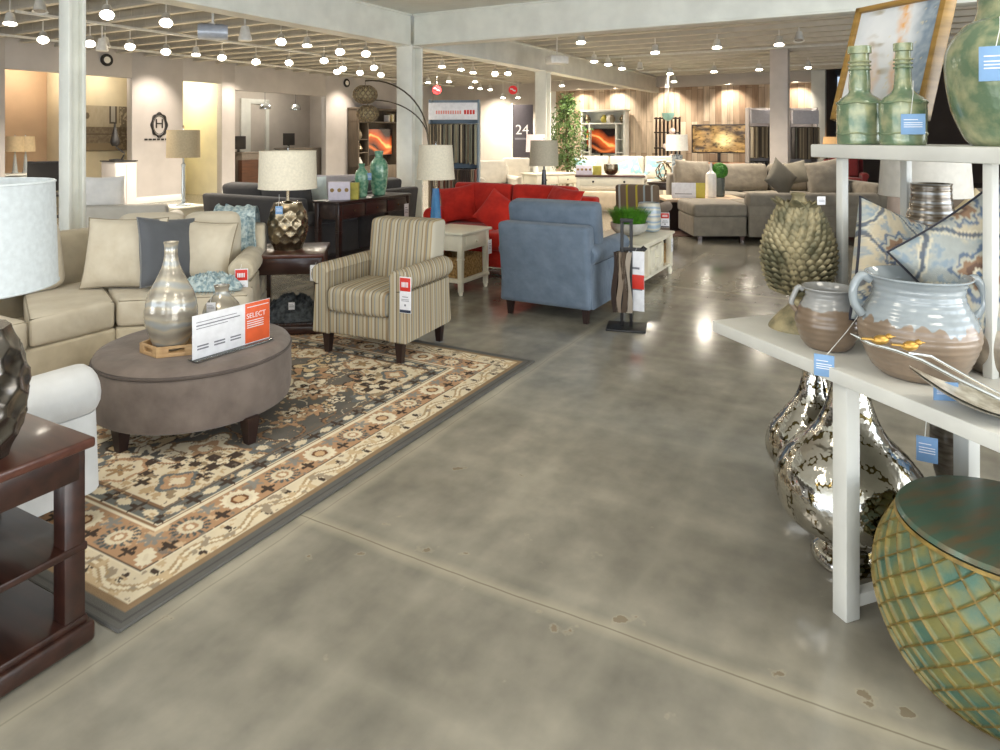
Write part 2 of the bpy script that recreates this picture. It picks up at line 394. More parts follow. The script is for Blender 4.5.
# left wall with its openings
VL = 14.16
def uL(x, v=VL):
    r = (x-500)/F; Y = v/(D2.y + D2.x*r); return Y*(D1.y + D1.x*r)
def vS(x, u):
    r = (x-500)/F; return u*(D1.x - D1.y*r)/(-D2.x + D2.y*r)
def lw(x0, x1, z0=0, z1=3.22, m=M_wallL, n='wall_left'): return sbox(n, uL(x0), uL(x1), VL, VL+.18, z0, z1, m, .002)
sbox('wall_left', -5.2, uL(5), VL, VL+.18, 0, 3.8, M_wallL, .002)
lw(5, 132, 2.73, 3.8); lw(132, 183, 0, 3.8); lw(183, 222, 2.76, 3.8); lw(222, 235, 0, 3.8); lw(235, 326, 2.63, 3.8)
sbox('wall_left', uL(326), 26.4, VL, VL+.18, 0, 3.8, M_wallL, .002)
for a, b_ in ((132, 183), (222, 235)): sbox('baseboard_left', uL(a), uL(b_), VL-.02, VL, 0, .14, M_white)
sbox('baseboard_left', uL(326), 20.5, VL-.02, VL, 0, .14, M_white)
# rooms behind the openings
up = uL(80)
v1 = vS(47, up)
sbox('wall_back_alcove', -5.2, up, v1, v1+.1, 0, 3.3, M_tan); sbox('wall_alcove_partition', up, up+.12, VL+.18, v1+.1, 0, 3.3, M_cream)
v2 = VL + 1.1
sbox('wall_back_alcove', up+.12, uL(132)+1.3, v2, v2+.1, 0, 3.3, M_cream); sbox('wall_alcove_side', uL(132)+1.2, uL(132)+1.3, VL+.18, v2+.1, 0, 3.3, M_cream)
v3 = VL + 1.6
sbox('wall_corridor', uL(183)-.1, uL(222)+.1, v3, v3+.1, 0, 3.3, M_yell)
sbox('wall_corridor', uL(183)-.1, uL(183), VL+.18, v3, 0, 3.3, M_yell); sbox('wall_corridor', uL(222), uL(222)+.1, VL+.18, v3, 0, 3.3, M_yell)
v4 = VL + 2.6
sbox('wall_office', uL(235)-.1, uL(326)+2.1, v4, v4+.1, 0, 3.3, M_wall)
sbox('wall_office', uL(235)-.1, uL(235), VL+.18, v4, 0, 3.3, M_wall); sbox('wall_office', uL(326)+2.0, uL(326)+2.1, VL+.18, v4, 0, 3.3, M_wall)
sbox('ceiling', -5.2, uL(326)+2.2, VL+.18, v4+.1, 3.0, 3.1, M_ceil)
# door-like white frame in the office's back wall
ua, ub = uL(240, v4), uL(268, v4)
sbox('trim_1', ua, ua+.35, v4-.06, v4, 0, 2.55, M_white); sbox('trim_2', ub-.12, ub, v4-.06, v4, 0, 2.55, M_white); sbox('trim_3', ua, ub, v4-.06, v4, 2.45, 2.6, M_white)
# back walls
UB = 20.57
def vB(x, u=UB): return vS(x, u)
sbox('wall_back', UB, UB+.2, vB(541), VL, 0, 3.8, M_wall, .002)
M_plank, nt, b = nodes('weathered_planks'); lk = nt.links.new
tc = N(nt, 'ShaderNodeTexCoord'); br = N(nt, 'ShaderNodeTexBrick'); mp = N(nt, 'ShaderNodeMapping'); mp.inputs['Rotation'].default_value = (R(90), 0, 0)
mp2 = N(nt, 'ShaderNodeMapping'); mp2.inputs['Rotation'].default_value = (0, 0, R(90)); lk(tc.outputs['Object'], mp.inputs[0]); lk(mp.outputs[0], mp2.inputs[0]); lk(mp2.outputs[0], br.inputs[0])
br.inputs['Scale'].default_value = 1; br.inputs['Brick Width'].default_value = 1.9; br.inputs['Row Height'].default_value = .17; br.inputs['Mortar Size'].default_value = .004
br.inputs['Color1'].default_value = rgba(lin(168, 142, 118)); br.inputs['Color2'].default_value = rgba(lin(220, 205, 184)); br.inputs['Mortar'].default_value = rgba(lin(110, 92, 78))
cr, nz, _ = mottle(nt, (.45, .4, .36), (1.1, 1.08, 1.04), 1.6, .25, .6, detail=6, vec=None)
mp3 = N(nt, 'ShaderNodeMapping'); mp3.inputs['Scale'].default_value = (5, 5, .8); lk(tc.outputs['Object'], mp3.inputs[0]); lk(mp3.outputs[0], nz.inputs['Vector'])
mx = N(nt, 'ShaderNodeMixRGB', blend_type='MULTIPLY'); mx.inputs[0].default_value = .75; lk(br.outputs[0], mx.inputs[1]); lk(cr.outputs[0], mx.inputs[2]); lk(mx.outputs[0], b.inputs['Base Color']); b.inputs['Roughness'].default_value = .7
sbox('wall_back', UB, UB+.2, vB(812), vB(556), 0, 2.92, M_plank, .002)
sbox('trim_4', UB-.05, UB+.2, vB(556), vB(541), 0, 3.3, M_white)
sbox('trim_5', UB-.35, UB+.2, vB(812), vB(541), 2.92, 3.24, M_wall)
sbox('trim_6', UB-.3, UB+.3, vB(826), vB(812), 0, 3.24, M_white)
sbox('wall_back', 26, 26.2, -7.2, vB(830), 0, 3.6, M_taupe)
sbox('wall_end', UB+.2, 26, vB(826), vB(826)+.15, 0, 3.6, M_taupe)
# shop front and side walls with windows (behind the camera and out of frame)
sbox('wall_front', -5.2, -5.05, -7.2, 17.4, 0, .35, M_white); sbox('wall_front', -5.2, -5.05, -7.2, 17.4, 3.15, 3.8, M_white)
sbox('wall_right', -5.2, 26.2, -7.2, -7.05, 0, .35, M_white); sbox('wall_right', -5.2, 26.2, -7.2, -7.05, 3.15, 3.8, M_white)
sbox('wall_front', -5.2, -5.05, 10.2, 17.4, .35, 3.15, M_wall); sbox('wall_right', 7.2, 26.2, -7.2, -7.05, .35, 3.15, M_wall)
for k in range(6): sbox('window_frame', -5.2, -5.05, -7.2+k*3.4, -7.08+k*3.4, .35, 3.15, M_white)
for k in range(5): sbox('window_frame', -5.2+k*3, -5.08+k*3, -7.2, -7.05, .35, 3.15, M_white)
# track rails
M_rail = mat('rail_white', (222, 220, 212), .4)
for v, u0, u1 in ((7.6, 4, 19), (10.3, 5, 20), (12.9, 6, 20)):
    struct(MB().box(-.02, .02, 0, u1-u0, 3.16, 3.2, .003).build('track_rail', M_rail, None, W(u0, v, 0), BR))
for u, v0, v1_ in ((10.6, -4, 5.7), (14.2, -4, 5.7), (18, -4, 5.7)):
    struct(MB().box(0, v1_-v0, -.02, .02, 3.16, 3.2, .003).build('track_rail', M_rail, None, W(u, v1_, 0), BR))
# ---------- track spotlights ----------
M_lampw = mat('lamp_white', (235, 233, 226), .35)
M_glow = mat('spot_glow', (255, 246, 230), .5, emit=38)
M_dark = mat('lamp_dark_glass', (150, 145, 140), .3)
zones = [('left of the first column', 0, 72), ('between the first and second columns', 72, 405), ('between the second and third columns', 405, 535), ('right of the third column', 535, 1000)]
SP = [(10,24,1),(43,40,0),(107,15,0),(90,44,0),(130,47,0),(166,23,0),(166,52,0),(196,55,1),(222,58,0),(281,42,0),(256,62,0),(289,63,0),(307,46,1),(324,61,0),
 (340,52,0),(366,54,0),(337,72,0),(343,69,0),(360,73,0),(374,68,0),(381,75,0),(428,83,1),(442,67,1),(449,82,1),(461,70,1),(473,73,1),(475,82,1),(495,74,0),(508,74,2),(471,88,1),
 (480,89,1),(490,90,1),(503,98,1),(518,98,1),(594,62,1),(608,65,1),(622,69,1),(655,53,1),(640,69,3),(670,74,1),(674,82,1),(714,72,1),(717,48,1),(759,70,1),(779,45,1),(799,41,3),(808,68,1),(829,91,1),(838,95,1),(581,38+5,1),(562,86,1),(105,46,3),(212,33,3),(40,12,3)]
def spot_geo(tilt):
    hs = MB(); T = Matrix.Rotation(-tilt, 4, 'X')
    hs.lathe([(.022, .16), (.05, .15), (.058, .10), (.075, .02), (.088, 0), (.083, 0), (.07, .02)], 20, M=T)
    br = MB().tube([(0, 0, 0), (0, 0, .5), (0, 0, 1)], .009, 8)
    bl = MB().lathe([(.0, .005), (.03, .006), (.062, .012), (.066, .02)], 20, M=T)
    gl = MB()
    return hs, br, bl
protos = {}
for si, (x, y, kind) in enumerate(sorted(SP)):
    Y = F*1.5/(HZ-y) if y < 118 else 20; r = (x-500)/F
    for _ in range(60):
        u, v = Y*(D1.y+D1.x*r), Y*(D2.y + D2.x*r)
        if v > 13.9 or u > 20.0 and x < 815: Y *= .97
    z = ZY(y, Y); zi = [i for i, q in enumerate(zones) if q[1] <= x < q[2]][0]
    tl = R(38) if kind == 0 else (R(30) if kind == 2 else R(14))
    key = (kind)
    if key not in protos:
        h, bk, bl = spot_geo(tl); rt = thing('track_spotlight', '', 'spotlight'); protos[key] = rt
        h.build('housing', M_lampw, rt); bk.build('ceiling_rod', M_lampw, rt, (0, 0, .13)); bl.build('bulb', M_dark if kind == 3 else M_glow, rt); o = rt
        if kind != 3:
            ld = bpy.data.lights.new('spot_lamp', 'SPOT'); ld.energy = 205; ld.spot_size = R(150); ld.spot_blend = .9; ld.color = (1, .89, .74); ld.shadow_soft_size = .05
            lo = bpy.data.objects.new('spot_lamp', ld); COL.objects.link(lo); lo.parent = rt; lo.location = (0, -.02, -.03)
    else: o = copy_tree(protos[key])
    o.location = (r*Y, Y, z); face = math.atan2(-r*Y, Y)
    o.rotation_euler = (0, 0, face)
    for c_ in COL.objects:
        if c_.parent == o and c_.name.startswith('ceiling_rod'): c_.scale = (1, 1, (3.8 if Y*(D2.y+D2.x*r) > 6.05 else 3.5)-z-.13)
    o['n'] = zi; o['lit'] = 0 if kind == 3 else 1; o['px'] = x
ORD = ['first', 'second', 'third', 'fourth', 'fifth', 'sixth', 'seventh', 'eighth', 'ninth', 'tenth', 'eleventh', 'twelfth', 'thirteenth', 'fourteenth', 'fifteenth', 'sixteenth', 'seventeenth', 'eighteenth', 'nineteenth', 'twentieth', 'twenty-first', 'twenty-second']
allsp = [o for o in COL.objects if 'px' in o.keys() and 'lit' in o.keys()]
for zi, (zn, a, b_) in enumerate(zones):
    for lit in (0, 1):
        g = sorted([o for o in allsp if o['n'] == zi and o['lit'] == lit], key=lambda o: o['px'])
        for k, o in enumerate(g):
            o['label'] = ('%s from the left of the %s white spotlights %s' % (ORD[k], 'lit' if lit else 'unlit', zn)) if len(g) > 1 else ('only %s white ceiling spotlight %s' % ('lit' if lit else 'unlit', zn))
            o['group'] = 'track spotlights under the ceiling'
for o in allsp:
    for k in ('n', 'lit', 'px'): del o[k]
# wall washers on the plank wall
for i, x in enumerate((577, 612, 665, 727, 795)):
    u = UB-.55; v = vS(x, u); d = bpy.data.lights.new('wall_washer', 'SPOT'); d.energy = 95; d.spot_size = R(95); d.spot_blend = .8; d.color = WARM; d.shadow_soft_size = .04
    o = bpy.data.objects.new('wall_washer', d); COL.objects.link(o); o.location = W(u, v, 2.98); o.rotation_euler = (R(32), 0, BR)
# spots washing the left wall
for i, x in enumerate((150, 228, 338, 440)):
    u = uL(x); p = W(u, VL-.9, 3.1); d = bpy.data.lights.new('wall_washer', 'SPOT'); d.energy = 150; d.spot_size = R(80); d.spot_blend = .9; d.color = WARM; d.shadow_soft_size = .05
    o = bpy.data.objects.new('wall_washer', d); COL.objects.link(o); o.location = p; o.rotation_euler = (R(35), 0, BR+R(90))
for (x, v, e, c) in ((30, VL+.6, 16, WARM), (108, VL+.6, 11, WARM), (190, VL+.9, 36, (1, .92, .78)), (290, VL+1.3, 34, NEUT), (248, VL+1.6, 16, NEUT)):
    u = uL(x, v) if x != 190 else (uL(183)+uL(222))/2; d = bpy.data.lights.new('room_lamp', 'POINT'); d.energy = e; d.color = c; d.shadow_soft_size = .1
    o = bpy.data.objects.new('room_lamp', d); COL.objects.link(o); o.location = W(u, v, 2.75)
# ================= SHARED BUILDERS =================
M_espresso = wood('espresso_wood', (36, 20, 16), (60, 34, 26), .3, (1, 9, 9), coat=.3)
M_esp2 = wood('reddish_brown_wood', (62, 34, 27), (90, 52, 40), .28, (1, 9, 9), coat=.4)
M_black = mat('black_metal', (30, 28, 28), .4)
M_leg = wood('dark_leg', (34, 22, 20), (50, 32, 28), .35, (9, 9, 1))
M_shade = mat('linen_shade', (226, 216, 194), .85, scale=60)
M_shadew = mat('white_shade', (198, 203, 204), .85, scale=60)
M_chrome = mat('chrome', (205, 208, 210), .12, 1)
M_bronze = mat('hammered_bronze', (160, 146, 122), .27, .95, c2=(112, 98, 78), scale=5)
M_iron = mat('hammered_pewter', (150, 146, 140), .24, .95, c2=(92, 84, 76), scale=5)
M_tagw = mat('tag_white', (232, 232, 236), .5); M_tagr = mat('tag_red', (206, 52, 40), .5); M_tagb = mat('tag_blue', (122, 158, 198), .5)
M_ink = mat('ink_grey', (120, 120, 128), .6); M_inkd = mat('ink_navy', (44, 52, 70), .6); M_orange = mat('sign_orange', (222, 96, 52), .5)
M_lilac = mat('card_lilac', (222, 214, 226), .6)
M_cords = mat('string_white', (225, 225, 220), .7)
M_creamw = mat('cream_paint_furniture', (236, 229, 208), .4, scale=6)
M_basket = mat('wicker', (196, 160, 104), .8, c2=(130, 98, 56), scale=45, bump=.8, bscale=70)
def lines(m, x0, x1, z, h=.002, y=0, t=.0008, n=1, gap=.008):
    for k in range(n): m.box(x0, x1, y-t, y, z-k*gap, z-k*gap+h, .0001)
def price_tag(loc, rz, wd, ht, label, kind='red', cat='price tag', string=.03, group=None):
    t = thing('price_tag', label, cat, loc, rz, group)     # hangs down from loc, faces local -Y
    if kind in ('red', 'redonly'):
        hr = ht if kind == 'redonly' else ht*.42
        m = MB(); m.box(-wd/2, wd/2, -.002, .002, -ht, 0, .001); m.build('card', M_tagw, t)
        m = MB(); m.box(-wd/2+.004, wd/2-.004, -.004, -.002, -hr+.006, -.006, .0005); m.build('red_panel', M_tagr, t)
        m = MB()
        for k in range(5): m.box(-wd*.3+k*wd*.12, -wd*.3+k*wd*.12+wd*.08, -.005, -.004, -hr*.68, -hr*.34, .0002)
        m.build('price_print', M_tagw, t)
        if kind == 'red':
            m = MB(); lines(m, -wd*.25, wd*.25, -ht*.56, .004, -.0025, n=1); lines(m, -wd*.34, wd*.34, -ht*.63, .003, -.0025, n=2, gap=.009); m.soft((0, -.003, -ht*.78), (wd*.14, .002, wd*.14), .0005, 1, 1)
            m.build('small_print', M_ink, t); m = MB().box(-wd/2+.002, wd/2-.002, -.003, -.002, -ht+.003, -ht*.91, .0003); m.build('footer_band', M_inkd, t)
    else:
        col = {'blue': M_tagb, 'white': M_tagw}[kind]
        m = MB(); m.box(-wd/2, wd/2, -.0015, .0015, -ht, 0, .0007); m.build('card', col, t)
        m = MB(); lines(m, -wd*.38, wd*.2, -ht*.3, ht*.035, -.0018); lines(m, -wd*.38, wd*.38, -ht*.45, ht*.035, -.0018, n=3, gap=ht*.1)
        m.build('small_print', M_tagw if kind == 'blue' else M_ink, t)
    if string: MB().tube([(-wd*.1, 0, -.005), (0, .001, string*.6), (0, .002, string)], .0012, 5).build('string', M_cords, t)
    return t
def throw_pillow(name, label, loc, rot, wd, ht, th, m, cat='pillow', pipe=None, group=None, colfn=None, n=21):
    t = thing(name, label, cat, loc, 0, group) if pipe else None
    mb = MB()
    def pt(a, b, s):
        u, v = 2*a-1, 2*b-1
        x = wd/2*u*(1-.07*(1-v*v)); z = ht/2*v*(1-.07*(1-u*u))
        e = max((1-u*u)*(1-v*v), 0); y = s*th/2*(e**.38)*(1+.06*math.sin(5*u+3*v))
        return Vector((x, y, z))
    # ends snapped together at the seam
    mb.grid(n, n, lambda a, b: pt(a, b, -1)); nb = len(mb.v); mb.grid(n, n, lambda a, b: pt(1-a, b, 1))
    if colfn:
        co = np.array(mb.v); c = colfn(co[:, 0]/wd+.5, co[:, 2]/ht+.5); mb.col = np.concatenate([np.clip(c, 0, 1), np.ones((len(c), 1))], 1)
    o = mb.build('cover' if t else name, m, t)
    if t:
        pts = [pt(a, 0, 0) for a in np.linspace(0, 1, 12)[:-1]]+[pt(1, a, 0) for a in np.linspace(0, 1, 12)[:-1]]+[pt(1-a, 1, 0) for a in np.linspace(0, 1, 12)[:-1]]+[pt(0, 1-a, 0) for a in np.linspace(0, 1, 12)[:-1]]
        MB().tube(pts, .005, 6, closed=True).build('piping', pipe, t)
        t.rotation_euler = rot; return t
    o.location = loc; o.rotation_euler = rot; tag(o, label, cat, group); return o
def welt(m, x0, x1, y0, y1, z, r=.005, cr=.03):
    pts = []
    for cx, cy, a0 in ((x1-cr, y1-cr, 0), (x0+cr, y1-cr, 90), (x0+cr, y0+cr, 180), (x1-cr, y0+cr, 270)):
        for k in range(4): a = R(a0+k*30); pts.append((cx+cr*math.cos(a), cy+cr*math.sin(a), z))
    m.tube(pts, r, 6, closed=True)
def rolled_arm(m, x_in, sgn, y0, y1, z0, zt, roll=.085, thick=.13, flare=.03):
    """arm with a scroll rolling outward; profile in XZ extruded along Y"""
    prof = [(x_in, z0), (x_in, zt-.07)]
    cx = x_in + sgn*(thick*.55); cz = zt-roll
    for k in range(0, 13):
        a = R(160 - k*22); prof.append((cx + sgn*roll*1.05*math.cos(a) * 1.0, cz + roll*math.sin(a)))
    prof += [(x_in+sgn*(thick-.01), cz-.08), (x_in+sgn*thick, z0)]
    nv = len(prof); vs = []; fs = []; ys = [y0, y0+.012, y0+.03, (y0+y1)/2, y1-.03, y1-.012, y1]; ins = [.016, .005, 0, 0, 0, .005, .016]
    gx = sum(p[0] for p in prof)/nv; gz = sum(p[1] for p in prof)/nv
    for y, q in zip(ys, ins):
        for (x, z) in prof:
            d = Vector((x-gx, z-gz)); l = max(d.length, 1e-6); k = (l-q)/l; vs.append((gx+d.x*k, y, gz+d.y*k))
    for i in range(len(ys)-1):
        for j in range(nv):
            k = (j+1) % nv; f = (i*nv+j, i*nv+k, (i+1)*nv+k, (i+1)*nv+j); fs.append(f if sgn > 0 else tuple(reversed(f)))
    fs.append(list(range(nv))[::-1]); fs.append([(len(ys)-1)*nv+j for j in range(nv)])
    m.add(vs, fs); bmx = bmesh.new()
def fix_normals(o):
    bm = bmesh.new(); bm.from_mesh(o.data); bmesh.ops.recalc_face_normals(bm, faces=bm.faces); bm.to_mesh(o.data); bm.free(); return o
def seating(name, label, cat, loc, rz, wd, dp, m, arm_z=.62, back_z=.84, seat_z=.47, nseat=1, arms='both', base_z=.12, arm_m=None, cush_m=None, back_cushions=True,
            leg_m=None, group=None, back_w=None, roll=.08, arm_t=.13, tight_back=False, pipe=None, arm_y0=None, parent_label=None, cushion_top=None, bcw=0):
    """front faces local -Y, origin at floor centre"""
    t = thing(name, label, cat, loc, rz, group); h = wd/2; arm_m = arm_m or m; cush_m = cush_m or m
    il = -h + (arm_t if arms in ('both', 'left') else 0); ir = h - (arm_t if arms in ('both', 'right') else 0)
    b = MB(); b.soft((0, 0.01, (base_z+.30)/2+.0), (wd-.02, dp-.04, .30-base_z), .02, 2, 2); b.build('seat_base', m, t)
    ay0 = -dp/2 if arm_y0 is None else arm_y0
    if arms in ('both', 'left'):
        a = MB(); rolled_arm(a, il, -1, ay0, dp/2-.03, base_z, arm_z, roll, arm_t); fix_normals(a.build('armrest', arm_m, t))
    if arms in ('both', 'right'):
        a = MB(); rolled_arm(a, ir, 1, ay0, dp/2-.03, base_z, arm_z, roll, arm_t); fix_normals(a.build('armrest', arm_m, t))
    bw = back_w or wd-.02
    bk = MB(); bt = .17 if not tight_back else .20; zc = (base_z+back_z)/2
    lean = .13
    bk.soft((0, dp/2-bt/2, zc), (bw, bt, back_z-base_z), .04, 3, 4, bulge=(0, .01, 0), fn=lambda p: (p.x, p.y + lean*max(0, (p.z+zc-.3)), p.z)); bk.build('backrest', m, t)
    sw = (ir-il)/nseat; sd = dp-bt-.02
    for k in range(nseat):
        cx = il + sw*(k+.5); c = MB(); c.soft((cx, -dp/2+sd/2+.0, (seat_z+.30)/2), (sw-.008, sd+.02, seat_z-.30), .035, 3, 5, bulge=(0, 0, .018))
        o = c.build('seat_cushion', cush_m, t)
        if pipe:
            q = MB(); 
            for zz in (seat_z-.004, .304): welt(q, cx-sw/2+.006, cx+sw/2-.006, -dp/2-.008, -dp/2+sd+.006, zz)
            q.build('piping', pipe, o)
    if back_cushions:
        ct = cushion_top or back_z+.1
        for k in range(nseat):
            cx = il + sw*(k+.5); c = MB(); hh = ct-seat_z
            c.soft((cx, dp/2-bt-.07, seat_z+hh/2), (bcw or sw-.012, .18, hh), .045, 3, 5, bulge=(0, .03, .006), rot=(R(-9), 0, 0)); o = c.build('back_cushion', cush_m, t)
    for sx in (-1, 1):
        for sy in (-1, 1):
            l = MB(); l.taper((sx*(h-.07), sy*(dp/2-.08), 0), .018, .03, base_z+.02); l.build('leg', leg_m or M_leg, t)
    return t
def dimpled(R0, H, z0, prof, nlat, nlon, deep=.13, seg=96, rows=56):
    """vase body covered in round facets: prof(t)->radius factor"""
    cs = []
    for i in range(nlat):
        tt = (i+.5)/nlat; rr = prof(tt)*R0
        for k in range(nlon): cs.append((2*math.pi*(k+.5*(i % 2))/nlon, tt))
    cs = np.array(cs); pts = np.array([[prof(t)*R0*math.cos(a), prof(t)*R0*math.sin(a), t*H] for a, t in cs])
    rad = 1.15*math.pi*R0/nlon
    m = MB(); pr = []
    for j in range(rows+1):
        t = j/rows; pr.append((t, prof(t)*R0))
    vs = []; fs = []
    for i in range(seg):
        a = 2*math.pi*i/seg
        for (t, r) in pr:
            p = np.array([r*math.cos(a), r*math.sin(a), t*H]); d = np.sqrt(((pts-p)**2).sum(1)).min()/rad
            k = 1 - deep*max(0, 1-d*d)**1.0 if d < 1 else 1
            vs.append((p[0]*k, p[1]*k, z0+p[2]))
    n = rows+1
    for i in range(seg):
        j = (i+1) % seg
        for k in range(n-1): fs.append((i*n+k, j*n+k, j*n+k+1, i*n+k+1))
    m.add(vs, fs); m.add([(0, 0, z0), (0, 0, z0+H)], []); m.f.append([i*n for i in reversed(range(seg))]); m.mi.append(0); m.f.append([i*n+n-1 for i in range(seg)]); m.mi.append(0)
    return m
def drum_shade(t, z0, z1, r0, r1, m=None, inner=True, seg=40):
    s = MB(); s.lathe([(r0, z0), (r1, z1), (r1-.004, z1), (r0-.004, z0), (r0, z0)], seg)
    o = s.build('lamp_shade', m or M_shade, t, ang=60)
    e = MB()
    for zz, rr in ((z0+.004, r0), (z1-.004, r1)):
      e = MB(); e.tube([(rr*math.cos(a), rr*math.sin(a), zz) for a in np.linspace(0, 2*math.pi, 41)[:-1]], .003, 6, closed=True); e.build('shade_trim', m or M_shade, o)
    f = MB(); f.tube([(0, 0, z0-.02), (0, 0, z1+.02)], .004, 6)
    for k in range(3): a = k*2.094; f.tube([(0, 0, z1-.015), ((r1-.005)*math.cos(a), (r1-.005)*math.sin(a), z1-.012)], .002, 5)
    f.lathe([(0.001, z1+.02), (.01, z1+.027), (.001, z1+.04)], 10)
    f.build('harp', M_chrome, t); return o
egg = lambda t: .36 + .64*math.sin(math.pi*min(max(.12+.80*t, 0), 1))**.75 if t < 1 else .36
def hammered_lamp(label, loc, metal, shade, zb=.0, group=None):
    t = thing('table_lamp', label, 'lamp', loc, 0, group)
    dimpled(.163, .36, 0, lambda q: .44+.56*math.sin(math.pi*(.10+.80*q))**.7, 6, 11).build('lamp_base', metal, t, ang=75)
    MB().lathe([(.05, .35), (.035, .365), (.018, .375), (.014, .40), (.014, .46)], 20).build('neck', metal, t)
    drum_shade(t, .47, .765, .222, .214, shade); return t
def end_table(label, loc, rz, wd, dp, ht, top_m, m, legw=.055, shelves=(.13,), drawer=True, apron=.11, cat='end table', plinth=True):
    t = thing('end_table', label, cat, loc, rz); h, d = wd/2, dp/2
    MB().soft((0, 0, ht-.015), (wd, dp, .03), .008, 2, 1).build('table_top', top_m, t)
    for sx in (-1, 1):
        for sy in (-1, 1):
            x, y = sx*(h-.02-legw/2), sy*(d-.02-legw/2); MB().box(x-legw/2, x+legw/2, y-legw/2, y+legw/2, 0, ht-.03, .004).build('leg', m, t)
    a = MB(); e = .025
    for s in (-1, 1):
        a.box(-h+.04, h-.04, s*(d-e)-.01, s*(d-e)+.01, ht-.03-apron, ht-.03, .002); a.box(s*(h-e)-.01, s*(h-e)+.01, -d+.04, d-.04, ht-.03-apron, ht-.03, .002)
    a.build('apron', m, t)
    for z in shelves: MB().soft((0, 0, z-.012), (wd-.03, dp-.03, .024), .006, 2, 1).build('shelf', m, t)
    if plinth: MB().soft((0, 0, .035), (wd, dp, .06), .012, 2, 1).build('plinth', m, t)
    if drawer:
        dr = MB().box(-h+.075, h-.075, -d+.006, -d+.02, ht-.03-apron+.015, ht-.042, .003).build('drawer', m, t)
        MB().lathe([(.004, 0), (.006, .008), (.012, .016), (.01, .024), (.001, .027)], 12, M=Matrix.Translation((0, -d+.008, ht-.03-apron/2)) @ Matrix.Rotation(R(90), 4, 'X')).build('knob', M_bronze, dr)
    return t
def heap(name, wd, dp, ht, m, parent=None, seed=0, n=44, folds=7, fringe=0, zfall=1.6):
    """crumpled throw: folded heap with creases and a hollow underside"""
    mb = MB(); rs = random.Random(seed); off = Vector((rs.random()*9, rs.random()*9, 0))
    def fn(a, b):
        u, v = 2*a-1, 2*b-1; rr = min(1, (abs(u)**zfall+abs(v)**zfall)**(1/zfall)); base = (1-rr**4) if rr < 1 else 0
        q = Vector((u*folds*.5, v*folds*.5, 0))+off; f = min(1.5, abs(noise.noise(q))*2.6 + .6*abs(noise.noise(q*2.3))); sx = .06*noise.noise(q*1.1+Vector((5, 0, 0)))
        edge = .03*noise.noise(q*1.7+Vector((0, 7, 0)))
        return Vector(((u*(1+edge)+sx)*wd/2, (v*(1+edge)+sx)*dp/2, max(.002, ht*base*(1-.55*f) + .01*(1-rr))))
    mb.grid(n, n, fn)
    if fringe:
        for k in range(fringe):
            a = k/fringe; p = fn(a, 0); q = Vector((rs.uniform(-.01, .01), -.05-rs.random()*.03, -p.z+.003)); mb.tube([p+Vector((0, 0, .002)), p+q*.5+Vector((0, 0, .004)), p+q], .0025, 4)
    o = mb.build(name, m, parent); return o
# ================= FOREGROUND LEFT =================
ZR = .012      # rug thickness
